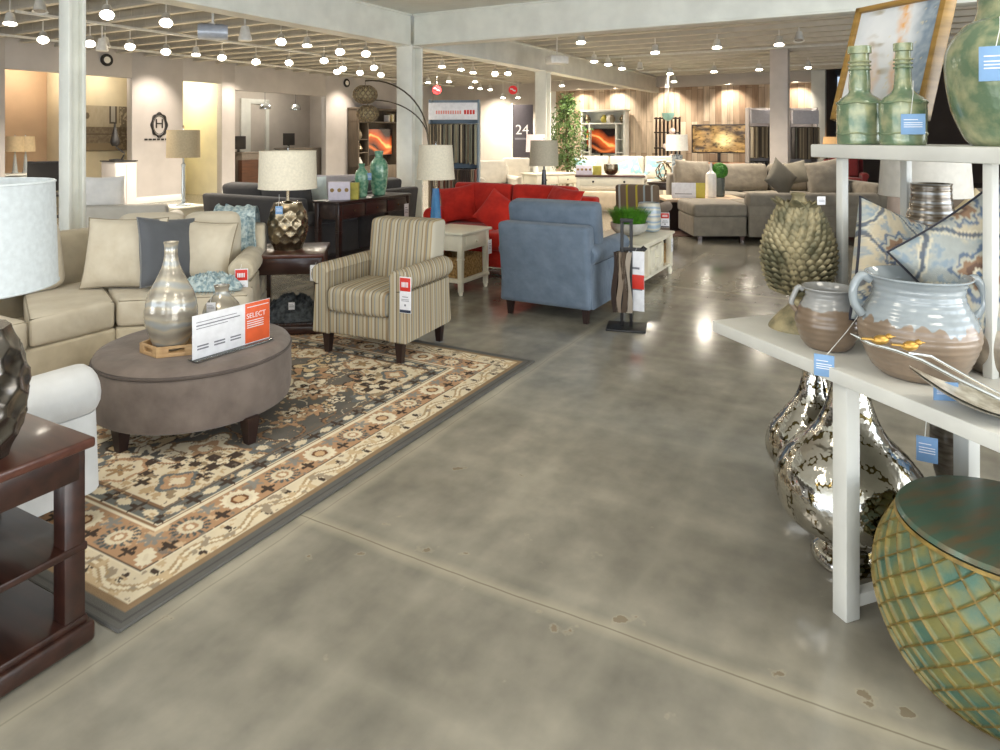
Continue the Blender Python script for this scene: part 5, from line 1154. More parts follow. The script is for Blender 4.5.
# white armchair behind the sectional + pillow + lamp on its table
ca = Vector((-3.92, 7.3, 0)); seating('armchair', 'cream low armchair seen from behind, beyond the oatmeal sectional', 'armchair', ca, R(196), .90, .85, M_wfab, arm_z=.66, back_z=.80, back_cushions=False, roll=.08)
throw_pillow('throw_pillow', 'white throw pillow standing on the back of the cream armchair', ca+Vector((-.12, -.28, .87)), (R(12), 0, R(16)), .42, .44, .15, fabric('snow_fabric', (236, 232, 226)))
tb = Vector((-4.13, 9.0, 0)); end_table('small cream end table carrying the khaki-shaded lamp', tb, BR, .5, .5, .58, M_wt, M_wt, .045, shelves=(.15,), drawer=False, plinth=False)
lk_ = thing('table_lamp', 'slim glass lamp with khaki drum shade in front of the oval monogram sign', 'lamp', tb+Vector((0, 0, .58)))
MB().lathe([(.001, 0), (.09, 0), (.09, .012), (.03, .03), (.018, .05), (.03, .07), (.018, .09), (.024, .12), (.020, .50), (.028, .53), (.012, .56), (.010, .62)], 20).build('lamp_base', mat('crystal', (215, 226, 232), .05, .4, coat=1), lk_); drum_shade(lk_, .625, .985, .205, .20, mat('khaki_shade', (186, 168, 136), .85, scale=50)); MB().lathe([(.001, 1.0), (.01, 1.01), (.014, 1.03), (.001, 1.045)], 10).build('finial', M_chrome, lk_)
# charcoal sectional, backs to the camera
def slab_sofa(label, loc, rz, wd, dp, m, nb=2, bz=.80, ct=.90, arms='both', name='sofa', sz=.46):
    return seating(name, label, 'sofa', loc, rz, wd, dp, m, arm_z=.64, back_z=bz, nseat=nb, arms=arms, cushion_top=ct, seat_z=sz, base_z=.09)
slab_sofa('charcoal sofa wing with its back to the camera, behind the bronze lamp', W(5.56+.47, 6.36), R(151), 1.60, .94, M_char, 2, ct=.92)
slab_sofa('charcoal sofa wing running behind the dark console table', W(6.65, 5.53+.47), BR-R(90), 2.1, .94, M_char, 2, arms='none', ct=.92) if False else slab_sofa('charcoal sofa wing running behind the dark console table', W(7.12, 6.05), R(61)+R(180), 1.16, .94, M_char, 1, ct=.92)
throw_pillow('throw_pillow', 'pale mint pillow on the charcoal sofa behind the bronze lamp', W(6.1, 5.95, .84), (R(-15), 0, R(170)), .42, .36, .14, fabric('mint_fabric', (226, 234, 228)))
throw_pillow('throw_pillow', 'lilac grey long pillow on the charcoal sofa behind the console table', W(6.75, 6.0, .82), (R(-15), 0, BR+R(65)), .75, .38, .16, fabric('lilac_fabric', (200, 192, 198)))
# console
M_cons = wood('black_brown_wood', (38, 28, 26), (58, 42, 36), .3, (1, 9, 9), coat=.3)
cn = thing('console_table', 'near-black wooden console table with drawers holding two green vases', 'console table', W(6.30, 5.30), RS); hw, hd, hh = .66, .19, .78
MB().soft((0, 0, hh-.014), (hw*2, hd*2, .028), .008, 2, 1).build('table_top', M_cons, cn)
for sx in (-1, 1):
    for sy in (-1, 1): turned_leg(sx*(hw-.05), sy*(hd-.04), hh-.028, M_cons, cn, .055)
q = MB(); q.box(-hw+.04, hw-.04, -hd+.025, hd-.025, hh-.20, hh-.028, .002); q.build('apron', M_cons, cn); MB().soft((0, 0, .13), (hw*2-.06, hd*2-.04, .03), .006, 2, 1).build('shelf', M_cons, cn)
for k in range(3):
    x0 = -hw+.08+k*.39; dr = MB().box(x0, x0+.36, -hd+.012, -hd+.026, hh-.185, hh-.045, .003).build('drawer', M_cons, cn)
    MB().lathe([(.004, 0), (.013, .014), (.011, .022), (.001, .026)], 12, M=Matrix.Translation((x0+.18, -hd+.014, hh-.115)) @ Matrix.Rotation(R(90), 4, 'X')).build('knob', M_bronze, dr)
price_tag(W(6.83, 5.095, .66), RS, .085, .17, 'white hanging tag on the right drawer of the console table', 'white', string=.02)
M_vg = mat('sea_green_glass', (84, 140, 114), .15, coat=.6, c2=(146, 186, 156), scale=22, lo=.4, hi=.65)
vessel('green_vase', 'larger sea green glass vase on the dark console table', 'vase', W(6.52, 5.27, .78), [(.055, 0), (.075, .02), (.095, .12), (.108, .28), (.10, .38), (.06, .44), (.045, .455), (.05, .50), (.052, .53)], M_vg)
vessel('green_vase', 'smaller sea green glass vase on the dark console table', 'vase', W(6.22, 5.28, .78), [(.045, 0), (.06, .02), (.07, .10), (.082, .22), (.07, .29), (.04, .33), (.032, .35), (.04, .39)], M_vg)
price_tag(W(6.24, 5.185, 1.06), R(5), .05, .08, 'pale tag on the smaller sea green vase', 'blue', string=0)
def boxsign(label, loc, rz, wd, ht, c, dots=0, dp=.05):
    t = thing('card_box', label, 'box', loc, rz); MB().box(-wd/2, wd/2, -dp/2, dp/2, 0, ht, .002).build('box_body', c, t)
    for k in range(dots): MB().lathe([(.001, 0), (.022, 0), (.022, .003), (.001, .003)], 14, M=Matrix.Translation((-wd/2+wd*(k+.5)/dots, -dp/2, ht*.55)) @ Matrix.Rotation(R(90), 4, 'X')).build('round_print', mat('ochre_print', (150, 120, 70), .6), t)
    return t
M_olive = mat('olive_card', (160, 152, 66), .6, c2=(190, 178, 84), scale=12)
boxsign('lilac-white box with three round prints on the dark console table', W(5.84, 5.28, .78), R(14), .235, .20, M_lilac, 3, .08)
boxsign('small olive green box between the white box and the green vases on the console', W(5.98, 5.20, .78), R(4), .125, .185, M_olive, 0, .10)
# arc lamp
al = thing('arc_floor_lamp', 'arc floor lamp with two woven globe shades hanging over the charcoal sofa', 'floor lamp', W(7.95, 5.50))
MB().lathe([(.001, 0), (.14, 0), (.14, .03), (.001, .035)], 32).build('lamp_foot', M_black, al)
def arcpts(x1, z1, zt, y1=.0):
    return [(0, 0, .03), (0, 0, .7), (-.01, 0, 1.2), (-.05, 0, 1.45)] + [(x1*(1-math.cos(R(a)))*1.0-.05*math.cos(R(a)), y1*math.sin(R(a/2)), 1.45+(zt-1.45)*math.sin(R(a))) for a in range(12, 97, 7)]
pA = arcpts(-.84, 0, 2.26); pB = [(x*.93, y+.05, .1+z*.9 if z > 1 else z) for x, y, z in arcpts(-.88, 0, 2.10)]
M_brz = mat('dark_bronze', (78, 70, 58), .35, .8)
MB().tube(pA, .011, 8).build('arc_arm', M_brz, al); MB().tube(pB, .009, 8).build('arc_arm', M_brz, al)
def wicker_globe(c, r, parent):
    m_ = MB()
    for s in (-1, 1):
        for k in range(14):
            a0 = 2*math.pi*k/14; pts = []
            for j in range(15):
                t = .12+.76*j/14; ph = math.pi*t; a = a0+s*1.9*t; pts.append(Vector(c)+Vector((r*math.sin(ph)*math.cos(a), r*math.sin(ph)*math.sin(a), r*.78*math.cos(ph))))
            m_.tube(pts, .010, 5)
    o = m_.build('woven_shade', mat('dark_wicker', (92, 76, 54), .6, c2=(150, 130, 96), scale=30), parent)
    MB().lathe(sm([(.001, -r*.60), (r*.6, -r*.45), (r*.78, 0), (r*.6, r*.45), (.001, r*.6)]), 24, c=c).build('inner_shade', mat('cream_liner', (206, 190, 150), .8), o)
eA, eB = pA[-1], pB[-1]
wicker_globe((eA[0], eA[1], eA[2]-.19), .165, al); MB().tube([eA, (eA[0], eA[1], eA[2]-.07)], .004, 6).build('cord', M_brz, al)
wicker_globe((eB[0], eB[1], 1.80), .150, al); MB().tube([eB, (eB[0], eB[1], 1.90)], .004, 6).build('cord', M_brz, al)
# ---------- grey sectional at right ----------
gx = Vector((3.95, 10.7, 0))
gs_ = thing('grey_sectional', 'warm grey sectional sofa with chaise, right of the aisle before the square column', 'sofa', (0, 0, 0))
def gb_(nm, x0, x1, y0, y1, z0, z1, r=.04, bz=.0): return MB().soft(((x0+x1)/2, (y0+y1)/2, (z0+z1)/2), (x1-x0, y1-y0, z1-z0), r, 3, 4, bulge=(0, 0, bz)).build(nm, M_grey, gs_)
gb_('seat_base', 2.74, 3.50, 9.78, 10.62, .06, .34, .02); gb_('seat_base', 3.50, 5.35, 9.70, 10.62, .06, .36, .02); gb_('seat_base', 3.0, 5.35, 11.45, 12.5, .06, .36, .02); gb_('seat_base', 4.55, 5.35, 10.6, 11.5, .06, .36, .02); gb_('seat_cushion', 2.73, 3.50, 9.74, 10.66, .34, .52, .05, .02)
gb_('armrest', 3.50, 5.35, 9.71, 9.90, .08, .60, .02); ar = MB().tube([(3.49, 9.80, .565), (3.52, 9.80, .565), (5.33, 9.80, .565), (5.36, 9.80, .565)], [.06, .115, .115, .06], 20).build('armrest_roll', M_grey, gs_)
for x0, x1, y0, y1 in ((3.52, 4.50, 9.93, 10.64), (4.52, 5.33, 9.93, 11.45), (3.02, 4.15, 11.43, 12.2), (4.17, 5.33, 11.47, 12.2)): gb_('seat_cushion', x0, x1, y0, y1, .36, .52, .05, .02)
gb_('backrest', 3.0, 5.35, 12.2, 12.5, .1, .82, .05); gb_('backrest', 5.33, 5.55, 9.75, 12.5, .1, .80, .05)
for x0, x1 in ((3.04, 3.72), (3.76, 4.66), (4.69, 5.33)):
    m_ = MB(); m_.soft((0, 0, .24), (x1-x0, .20, .48), .07, 3, 5, bulge=(0, .03, .01)); o = m_.build('back_cushion', M_grey, gs_, ((x0+x1)/2, 12.02, .52)); o.rotation_euler = (R(-12), 0, 0)
for x, y in ((2.85, 9.85), (3.45, 9.85), (5.25, 9.85), (3.1, 12.4), (5.25, 12.4)): MB().taper((x, y, 0), .025, .03, .07).build('leg', M_esp2, gs_)
throw_pillow('throw_pillow', 'dark grey square pillow turned on its corner on the grey sectional', (4.62, 11.35, .78), (R(-20), R(40), R(10)), .52, .52, .16, fabric('dark_grey_fabric', (104, 100, 90)))
throw_pillow('throw_pillow', 'large round-edged grey pillow at the right end of the grey sectional', (5.08, 10.7, .84), (R(-15), R(-12), R(-30)), .60, .58, .24, M_grey)
throw_pillow('throw_pillow', 'small grey pillow against the middle back cushion of the grey sectional', (4.95, 11.6, .86), (R(-25), R(-12), R(-5)), .46, .40, .14, fabric('mid_grey_fabric', (132, 126, 112)))
throw_pillow('throw_pillow', 'grey envelope-folded pillow at the left end of the grey sectional', (3.30, 11.82, .82), (R(-18), R(4), R(8)), .62, .52, .2, M_grey)
# brown rug beneath
o = MB().box(2.1, 4.6, 10.2, 13.2, 0, .012, .003).build('floor_rug', fabric('russet_rug', (92, 58, 44), (70, 44, 36))); tag(o, 'plain russet brown rug beside the grey sectional', 'rug')
# dark ottoman coffee table with sign, vase, topiary
oc_ = thing('storage_ottoman', 'dark brown block ottoman with a light wood top, left of the grey chaise', 'ottoman', (3.20, 11.05, .012), R(0))
MB().soft((-.12, -.0, .22), (.98, .62, .42), .02, 2, 2).build('upholstered_body', fabric('brown_leather', (58, 48, 44)), oc_); MB().soft((0, 0, .47), (1.25, .75, .05), .01, 2, 1).build('wood_top', wood('light_top_wood', (216, 196, 172), (188, 152, 118), .4), oc_)
q = X(688, 10.85, .508); sg2 = thing('table_sign', 'white and mustard table sign on the wood-topped brown ottoman', 'sign', q, R(-8)); MB().box(-.25, .12, -.006, .006, 0, .24, .001).build('white_sheet', M_tagw, sg2); MB().box(.12, .26, -.007, .006, 0, .24, .001).build('mustard_panel', mat('mustard', (198, 182, 72), .5), sg2)
m_ = MB(); lines(m_, -.2, .06, .06, .012, -.0065, n=1); m_.build('small_print', M_ink, sg2)
vessel('white_bottle_vase', 'white faceted bottle vase on the wood-topped brown ottoman', 'vase', X(711, 10.95, .508), [(.07, 0), (.085, .01), (.085, .34), (.05, .40), (.022, .44), (.02, .54), (.026, .55)], mat('white_ceramic', (232, 230, 226), .3, coat=.4), seg=8)
tp = thing('topiary_ball', 'round green topiary ball in a tall glass jar behind the white bottle vase', 'plant', X(719.5, 11.15, .508)); MB().lathe([(.001, 0), (.075, 0), (.085, .02), (.085, .30), (.08, .30), (.075, .02)], 24).build('glass_jar', mat('grey_glass', (120, 132, 130), .1, trans=.5, coat=.5), tp)
bl = MB(); rr_ = random.Random(4); bl.lathe(sm([(.001, .285), (.09, .32), (.125, .41), (.09, .50), (.001, .535)]), 20)
for k in range(900):
    z = rr_.uniform(-1, 1); a = rr_.random()*6.283; d = Vector((math.sqrt(1-z*z)*math.cos(a), math.sqrt(1-z*z)*math.sin(a), z)); c_ = Vector((0, 0, .41))+d*.125; s_ = d.orthogonal().normalized()*.012; u_ = d.cross(s_).normalized()*.008; bl.add([c_-s_, c_+u_+d*.006, c_+s_+d*.012, c_-u_], [(0, 1, 2, 3)])
bl.build('clipped_ball', mat('boxwood_green', (74, 140, 44), .6, c2=(44, 96, 24), scale=40), tp, ang=10)
# brown striped chair (back to camera), and neighbours
M_bst = stripes('brown_yellow_stripe', [((112, 96, 80), 4), ((176, 160, 60), 1), ((120, 102, 84), 3), ((176, 176, 168), 1), ((104, 88, 74), 3), ((150, 160, 158), 1), ((116, 98, 80), 3), ((184, 166, 66), 1)], .42, 0)
seating('striped_armchair', 'brown armchair with yellow and grey stripes behind the grass bowl, its back to the aisle', 'armchair', W(8.98, 2.79), R(155), .56, .74, M_bst, arm_z=.60, back_z=.86, arm_m=fabric('brown_arm_fabric', (116, 100, 84)), back_cushions=False, tight_back=True, roll=.07, arm_t=.08)
# wire lantern
wl = thing('wire_lantern', 'looped bronze wire candle holder with white flowers on a dark side table', 'candle holder', X(664, 13.0, .62)); q = MB()
for k in range(7):
    a = k*.9; q.tube([(.02*math.cos(a), .02*math.sin(a), .01), (.13*math.cos(a), .13*math.sin(a), .10), (.15*math.cos(a+.3), .15*math.sin(a+.3), .22), (.08*math.cos(a+.6), .08*math.sin(a+.6), .33), (.01, 0, .36)], .011, 6)
q.build('wire_loops', M_bronze, wl); MB().lathe([(.001, 0), (.09, 0), (.09, .012), (.001, .014)], 20).build('base_plate', M_bronze, wl)
for k in range(5):
    a = k*1.3; MB().lathe(sm([(.001, -.03), (.035, -.01), (.038, .015), (.001, .03)]), 10, c=(.11*math.cos(a), .11*math.sin(a), .37+.02*(k % 2))).build('white_flower', M_wfab, wl)
end_table('dark brown round-edged side table under the wire candle holder', X(664, 13.0, 0), BR, .5, .5, .62, M_cons, M_cons, .05, shelves=(.14,), drawer=False, plinth=False)
# far cream console with boxes and bowl, and upholstered bench below
cc = thing('console_table', 'long cream console table with dark top and knobs, in the middle distance', 'console table', Vector((1.99, 12.5, 0)), R(-8)); hw, hd, hh = .62, .20, .78
MB().soft((0, 0, hh-.02), (hw*2, hd*2, .03), .006, 1, 1).build('table_top', M_esp2, cc); MB().box(-hw+.03, hw-.03, -hd+.02, hd-.02, hh-.20, hh-.034, .002).build('apron', M_wt, cc)
for sx in (-1, 1):
    for sy in (-1, 1): turned_leg(sx*(hw-.05), sy*(hd-.04), hh-.03, M_wt, cc, .05)
for x in (-.3, .25): MB().lathe([(.004, 0), (.02, .014), (.001, .026)], 12, M=Matrix.Translation((x, -hd+.02, hh-.115)) @ Matrix.Rotation(R(90), 4, 'X')).build('knob', M_black, cc)
boxsign('white card box on the left end of the far cream console', X(584, 12.55, .78), R(-6), .29, .17, M_lilac, 4); boxsign('olive card box beside the white box on the far cream console', X(597, 12.5, .78), R(-8), .16, .16, M_olive)
bw = thing('wire_bowl', 'copper wire bowl filled with shells on the far cream console', 'bowl', X(611, 12.5, .78)); MB().lathe(sm([(.05, 0), (.10, .03), (.13, .10), (.125, .19)])+[(.118, .19), (.12, .10), (.001, .02)], 24).build('bowl_shell', M_bronze, bw); heap('shell_filling', .22, .22, .06, mat('shells', (196, 188, 178), .6, c2=(110, 104, 100), scale=40), bw, seed=2, n=24).location = (0, 0, .14)
bn = thing('daybed', 'beige upholstered daybed with two long bolsters behind the cream console', 'daybed', (2.15, 13.75, 0), R(-8)); MB().soft((0, 0, .22), (1.5, .75, .36), .04, 2, 3).build('seat_base', M_beige, bn)
for z in (.46, .64): MB().tube([(-.76, -.1, z), (-.72, -.1, z), (.72, -.1, z), (.76, -.1, z)], [.05, .095, .095, .05], 16).build('bolster', M_wfab, bn)
# cream writing desk + plant lamps
wd_ = thing('writing_desk', 'cream writing desk with two drawers beside the ficus tree', 'desk', Vector((.93, 13.15, 0)), R(28)); hw, hd, hh = .46, .30, .78
MB().soft((0, 0, hh-.015), (hw*2, hd*2, .03), .008, 2, 1).build('table_top', M_wt, wd_); MB().box(-hw+.03, hw-.03, -hd+.02, hd-.02, hh-.20, hh-.03, .002).build('apron', M_wt, wd_)
for sx in (-1, 1):
    for sy in (-1, 1): turned_leg(sx*(hw-.05), sy*(hd-.05), hh-.03, M_wt, wd_, .055)
for s in (-1, 1):
    dr = MB().box(s*.235-.2, s*.235+.2, -hd+.008, -hd+.022, hh-.185, hh-.045, .003).build('drawer', M_wt, wd_); MB().lathe([(.004, 0), (.014, .014), (.001, .024)], 10, M=Matrix.Translation((s*.235, -hd+.01, hh-.115)) @ Matrix.Rotation(R(90), 4, 'X')).build('knob', M_black, dr)
def simple_lamp(label, loc, base_m, H, rb, rt, rs, hs, sh_m, body=None, group=None):
    t = thing('table_lamp', label, 'lamp', loc, 0, group); MB().lathe(body or [(.001, 0), (rb, 0), (rb, .015), (rb*.8, .03), (rt, H-.06), (.012, H-.05), (.012, H)], 20).build('lamp_base', base_m, t); drum_shade(t, H, H+hs, rs, rs*.93, sh_m); return t
p = X(544, 9.0, 0); end_table('dark end table half hidden behind the red sofa, carrying a black-based lamp', p, BR, .45, .45, .60, M_cons, M_cons, .05, shelves=(.2,), drawer=False, plinth=False)
simple_lamp('table lamp with black tapered base and beige shade, behind the red sofa', p+Vector((0, 0, .60)), mat('black_glaze', (44, 44, 50), .25, coat=.5), .50, .055, .025, .19, .33, mat('beige_shade', (190, 182, 160), .85, scale=50))
simple_lamp('small lamp with pinkish white shade on the cream writing desk', Vector((.68, 13.1, .78)), M_white, .40, .06, .03, .19, .33, mat('pink_white_shade', (242, 226, 220), .8, emit=.5))
# white sofas in the distance
seating('white_armchair', 'white slipcovered armchair beyond the red sofa, left one of the pair', 'armchair', (-.13, 14.2, 0), R(20), .95, .9, M_wfab, arm_z=.66, back_z=.86, roll=.1)
seating('white_armchair', 'white slipcovered armchair beyond the red sofa, beside the cream writing desk', 'armchair', (.38, 15.3, 0), R(5), .9, .9, M_wfab, arm_z=.66, back_z=.88, roll=.1)
seating('white_sofa', 'long white slipcovered sofa in front of the plank wall', 'sofa', (2.95, 16.0, 0), R(-8), 2.7, 1.0, M_wfab, arm_z=.68, back_z=.90, nseat=3, roll=.1)
def aq(a, b): n = fbm(a, b, 5, 3); return mixc(mixc(np.ones((len(a), 3))*L(228, 224, 212), L(150, 196, 206), (n > .52)*1.), L(120, 150, 160), (np.abs(n-.5) < .03)*.7)
M_aq = vcol('aqua_print', .9)
for i, (x, r_, lb) in enumerate(((1.95, 6, 'aqua and white print pillow at the left of the long white sofa'), (2.95, -20, 'aqua and white print pillow in the middle of the long white sofa'), (3.55, 14, 'aqua and white print pillow at the right of the long white sofa'))):
    throw_pillow('throw_pillow', lb, (x, 15.75-.14*(x-2.95), .72), (R(-20), R(r_), R(-8)), .52, .46, .16, M_aq, colfn=aq, n=31)
throw_pillow('throw_pillow', 'plain beige pillow at the right end of the long white sofa', (3.95, 15.55, .72), (R(-20), R(-8), R(-14)), .5, .45, .15, M_beige)
# ficus
fc = thing('ficus_tree', 'tall leafy green ficus tree beside the cream writing desk', 'tree', (1.47, 15.2, 0)); rr_ = random.Random(9)
MB().lathe([(.001, 0), (.16, 0), (.20, .32), (.17, .32), (.16, .28), (.001, .28)], 24).build('pot', M_basket, fc)
tk = MB(); tk.tube([(0, 0, .25), (.03, .01, .8), (-.02, 0, 1.4), (.01, 0, 1.9), (.02, 0, 2.4)], [.035, .03, .025, .016, .006], 8); tips = []
for k in range(46):
    z = .75+1.55*k/46; a = k*2.4; ln = (.50*(1-((z-1.15)/1.35)**2*.75 if z > 1.15 else .62+.3*(z-.75)/.4))*rr_.uniform(.7, 1.1)
    if z > 1.9: ln *= .62
    d = Vector((math.cos(a), math.sin(a), 0)); p0 = Vector((0, 0, z)); p1 = p0+d*ln*.6+Vector((0, 0, .12)); p2 = p0+d*ln+Vector((0, 0, .06)); tk.tube([p0, p1, p2], [.008, .005, .003], 5); tips += [(p0, p1, p2)]*1
tk.build('trunk', mat('bark', (110, 90, 66), .8), fc); lf = MB()
for (p0, p1, p2) in tips:
    for k in range(64):
        t = rr_.random()**.6; c_ = (p0.lerp(p1, t*1.6) if t < .6 else p1.lerp(p2, (t-.6)/.4)) + Vector((rr_.gauss(0, .05), rr_.gauss(0, .05), rr_.gauss(-.02, .06))); d = Vector((rr_.gauss(0, 1), rr_.gauss(0, 1), -rr_.uniform(.2, 1.3))).normalized(); s_ = d.orthogonal().normalized(); s_.rotate(Matrix.Rotation(rr_.random()*6.28, 3, d)); L0 = rr_.uniform(.06, .10); s_ *= L0*.21
        lf.add([c_, c_+d*L0*.45+s_, c_+d*L0, c_+d*L0*.45-s_], [(0, 1, 2, 3)])
lf.add([(0, 0, 2.4), (0, .01, 2.52), (.01, 0, 2.4)], [(0, 1, 2)]); lf.build('foliage', mat('ficus_green', (66, 100, 48), .45, c2=(112, 136, 76), scale=9), fc, ang=180)
# ---------- swatch racks ----------
def rack(label, loc, rz, wd, ht, nb, cols, header=None, seed=0, group=None, fm=None):
    t = thing('swatch_rack', label, 'display rack', loc, rz, group); rs = random.Random(seed); M_rk = fm or mat('rack_steel_blue', (128, 144, 158), .4)
    q = MB(); q.box(-wd/2, -wd/2+.03, -.05, .25, 0, ht, .003); q.box(wd/2-.03, wd/2, -.05, .25, 0, ht, .003); q.box(-wd/2, wd/2, .2, .24, 0, ht, .003); q.box(-wd/2, wd/2, -.1, .25, 0, .06, .003); q.build('rack_frame', M_rk, t)
    MB().box(-wd/2+.02, wd/2-.02, -.16, -.10, ht-.36, ht-.06, .004).build('header_panel', header or M_tagw, t)
    n = int(wd/.032)
    for row, (z0, z1) in enumerate(((ht*.46, ht*.79), (.10, ht*.42))):
        MB().tube([(-wd/2, -.12, z1+.01), (wd/2, -.12, z1+.01)], .01, 6).build('hanging_rail', M_chrome, t)
        for k in range(n):
            x = -wd/2+.03+k*(wd-.06)/n; c_ = rs.choice(cols[row]); MB().box(x, x+.022, -.26+rs.uniform(-.02, .02), -.02, z0+rs.uniform(0, .04), z1, .003).build('fabric_swatch', c_, t)
    return t
S1 = [fabric('sw%d' % i, c) for i, c in enumerate([(150, 138, 116), (112, 100, 84), (176, 164, 140), (92, 84, 72), (60, 54, 50), (128, 128, 112)])]; S2 = [fabric('sx%d' % i, c) for i, c in enumerate([(88, 74, 60), (120, 106, 90), (54, 44, 40), (108, 62, 50), (140, 130, 116)])]; S3 = [fabric('sy%d' % i, c) for i, c in enumerate([(40, 38, 40), (70, 66, 66), (150, 144, 136), (52, 44, 42)])]
rk = rack('tall blue-framed fabric swatch rack with white illuminated header behind the red sofa', X(454, 12.3, 0), R(-4), .90, 2.13, 0, [S1, S2], seed=1)
m_ = MB()
for k in range(11): m_.box(-.30+k*.042, -.30+k*.042+.028, -.163, -.160, 1.87, 1.93, .001)
m_.build('header_lettering', mat('salmon_print', (226, 150, 140), .6), rk)
m_ = MB()
for k in range(4): m_.box(.20+k*.05, .20+k*.05+.038, -.163, -.160, 1.865, 1.94, .001)
m_.build('header_lettering', M_tagr, rk)
rack('fabric swatch rack with grey header left of the square column', X(761, 15.6, 0), R(-4), .56, 2.12, 0, [S1, S3], mat('grey_header', (186, 184, 190), .5), seed=2, fm=mat('rack_grey', (150, 144, 142), .4))
rack('fabric swatch rack with grey header right of the square column', X(803, 15.2, 0), R(-4), .60, 2.10, 0, [S1, S3], mat('grey_header', (186, 184, 190), .5), seed=5, fm=mat('rack_grey', (150, 144, 142), .4))
# "24" panel
pn = thing('sign_panel', 'tall dark sign panel reading 24, right of the swatch rack', 'sign', X(523, 17, 0), R(-2)); MB().box(-.25, .25, -.02, .02, 0, 2.25, .004).build('panel', mat('dark_panel', (70, 66, 72), .5), pn); MB().box(-.29, -.25, -.03, .03, 0, 2.27, .004).build('white_edge', M_white, pn)
text('lettering', '24', .34, M_tagw, pn, Matrix.Translation((-.02, -.022, 1.62)) @ UPR); m_ = MB(); lines(m_, -.2, .2, 1.38, .05, -.021); m_.build('small_lettering', M_ink, pn)
# left wall bits: dark bookcase with screen
def wallthing(name, label, cat, x, v=None, z=0, back=.0):
    v = v or VL; u = uL(x, v); return thing(name, label, cat, W(u, v-back, z), R(61)+R(180)-R(180) if False else BR+R(90))
# local -Y must face the room: direction -d2
M_bk = wood('smoked_oak', (84, 74, 62), (104, 92, 78), .5, (9, 9, 1)); M_fire = None
def fire(a, b):
    n = fbm(a, b, 4, 13); q = np.abs(b-.55-.25*np.sin(a*4+1)+.2*(n-.5)); C = mixc(np.ones((len(a), 3))*L(24, 12, 10), L(206, 92, 40), np.clip(1-q*2.4, 0, 1)); C = mixc(C, L(255, 190, 110), np.clip(1-q*14, 0, 1)); q2 = np.abs(b-.2-.15*np.cos(a*5)); return mixc(C, L(200, 110, 60), np.clip(1-q2*9, 0, 1))
def autumn(a, b):
    n = fbm(a, b, 7, 17); n2 = fbm(a, b, 20, 2); C = mixc(np.ones((len(a), 3))*L(58, 44, 26), L(172, 138, 84), np.clip(n*1.8-.55, 0, 1)); C = mixc(C, L(250, 226, 160), np.clip(1-np.hypot((a-.6)*1.6, b-.45)*2.8, 0, 1)*n2*1.4); return mixc(C, L(48, 36, 24), (n2 < .3)*.8)
M_screen = vcol('lit_screen', .2, emit=.6, coat=.3)
uA, uC = uL(346), uL(395); bwid = uC-uA
bc = thing('media_bookcase', 'dark oak media bookcase with a lit orange picture screen against the left wall', 'bookcase', W((uA+uC)/2, VL-.25, 0), R(61)-R(0)); 
def bookcase(t, wd, ht, m, side, scr_z, scr_h, top_sh=True, dp=.4):
    h = wd/2
    MB().box(-h, -h+.06, -dp/2, dp/2, 0, ht, .004).build('side_panel', m, t); MB().box(h-.06, h, -dp/2, dp/2, 0, ht, .004).build('side_panel', m, t); MB().box(-h, h, dp/2-.03, dp/2, 0, ht, .003).build('back_panel', m, t); MB().box(-h-.02, h+.02, -dp/2-.02, dp/2, ht-.06, ht, .005).build('top', m, t)
    MB().box(-h, h, -dp/2, dp/2, .02, .55, .004).build('cabinet', m, t)
    for s in (-1, 1): MB().box(s*(h-side)-.02, s*(h-side)+.02, -dp/2, dp/2, .55, ht-.45, .003).build('divider', m, t)
    MB().box(-h, h, -dp/2, dp/2, ht-.45, ht-.41, .003).build('shelf', m, t)
    for z in (.95, 1.35):
        for s in (-1, 1): MB().box(s*(h-side/2)-side/2, s*(h-side/2)+side/2, -dp/2, dp/2, z, z+.03, .003).build('shelf', m, t)
bookcase(bc, bwid*.98, 2.33, M_bk, bwid*.2, 0, 0)
def screen(label, t_loc, rz, wd, ht, fn, stand=None, cat='television', name='television'):
    t = thing(name, label, cat, t_loc, rz); MB().box(-wd/2-.03, wd/2+.03, -.02, .04, -.03, ht+.03, .005).build('bezel', M_black, t); picture('screen', wd, ht, 90, 60, fn, M_screen, t, Matrix.Translation((0, -.022, 0)))
    if stand:
        q = MB(); q.box(-.04, .04, .0, .03, -stand, -.02, .003); q.box(-.25, .25, -.08, .12, -stand, -stand+.015, .003); q.build('stand', M_black, t)
    return t
screen('television with orange abstract picture in the dark oak bookcase', bc.location+D2*(-.05)+Vector((0, 0, .88)), R(61), bwid*.50, .80, fire, .33)
rr_ = random.Random(2); DEC = [mat('white_ceramic', (232, 230, 226), .3), M_bronze, fabric('sw0', (150, 138, 116)), M_olive]
nn = ['left', 'right']; lv = ['lowest', 'middle', 'upper']
for si, s in enumerate((-1, 1)):
    for zi_, z in enumerate((.55, .98, 1.38)):
        p = bc.matrix_world; q = Matrix.Translation(bc.location) @ Matrix.Rotation(R(61), 4, 'Z') @ Vector((s*bwid*.98*.5*.8, -.05, z))
        vessel('shelf_vase', 'small ornament vase on the %s %s shelf of the dark oak bookcase' % (lv[zi_], nn[si]), 'ornament', q, [(.04, 0), (.08+.02*rr_.random(), .08), (.07, .18), (.03, .25), (.04, .28)], DEC[(zi_+si) % 3], seg=16)
for k in range(6):
    q = Matrix.Translation(bc.location) @ Matrix.Rotation(R(61), 4, 'Z') @ Vector((bwid*.16+k*.05, -.05, 1.921)); o = MB().box(-.02, .02, -.1, .1, 0, .22+.02*(k % 3), .003).build('book', DEC[k % 4], None, tuple(q), R(61)); tag(o, '%s from the left of the six books on top shelf of the dark oak bookcase' % ORD[k], 'book', 'books in the dark oak bookcase')
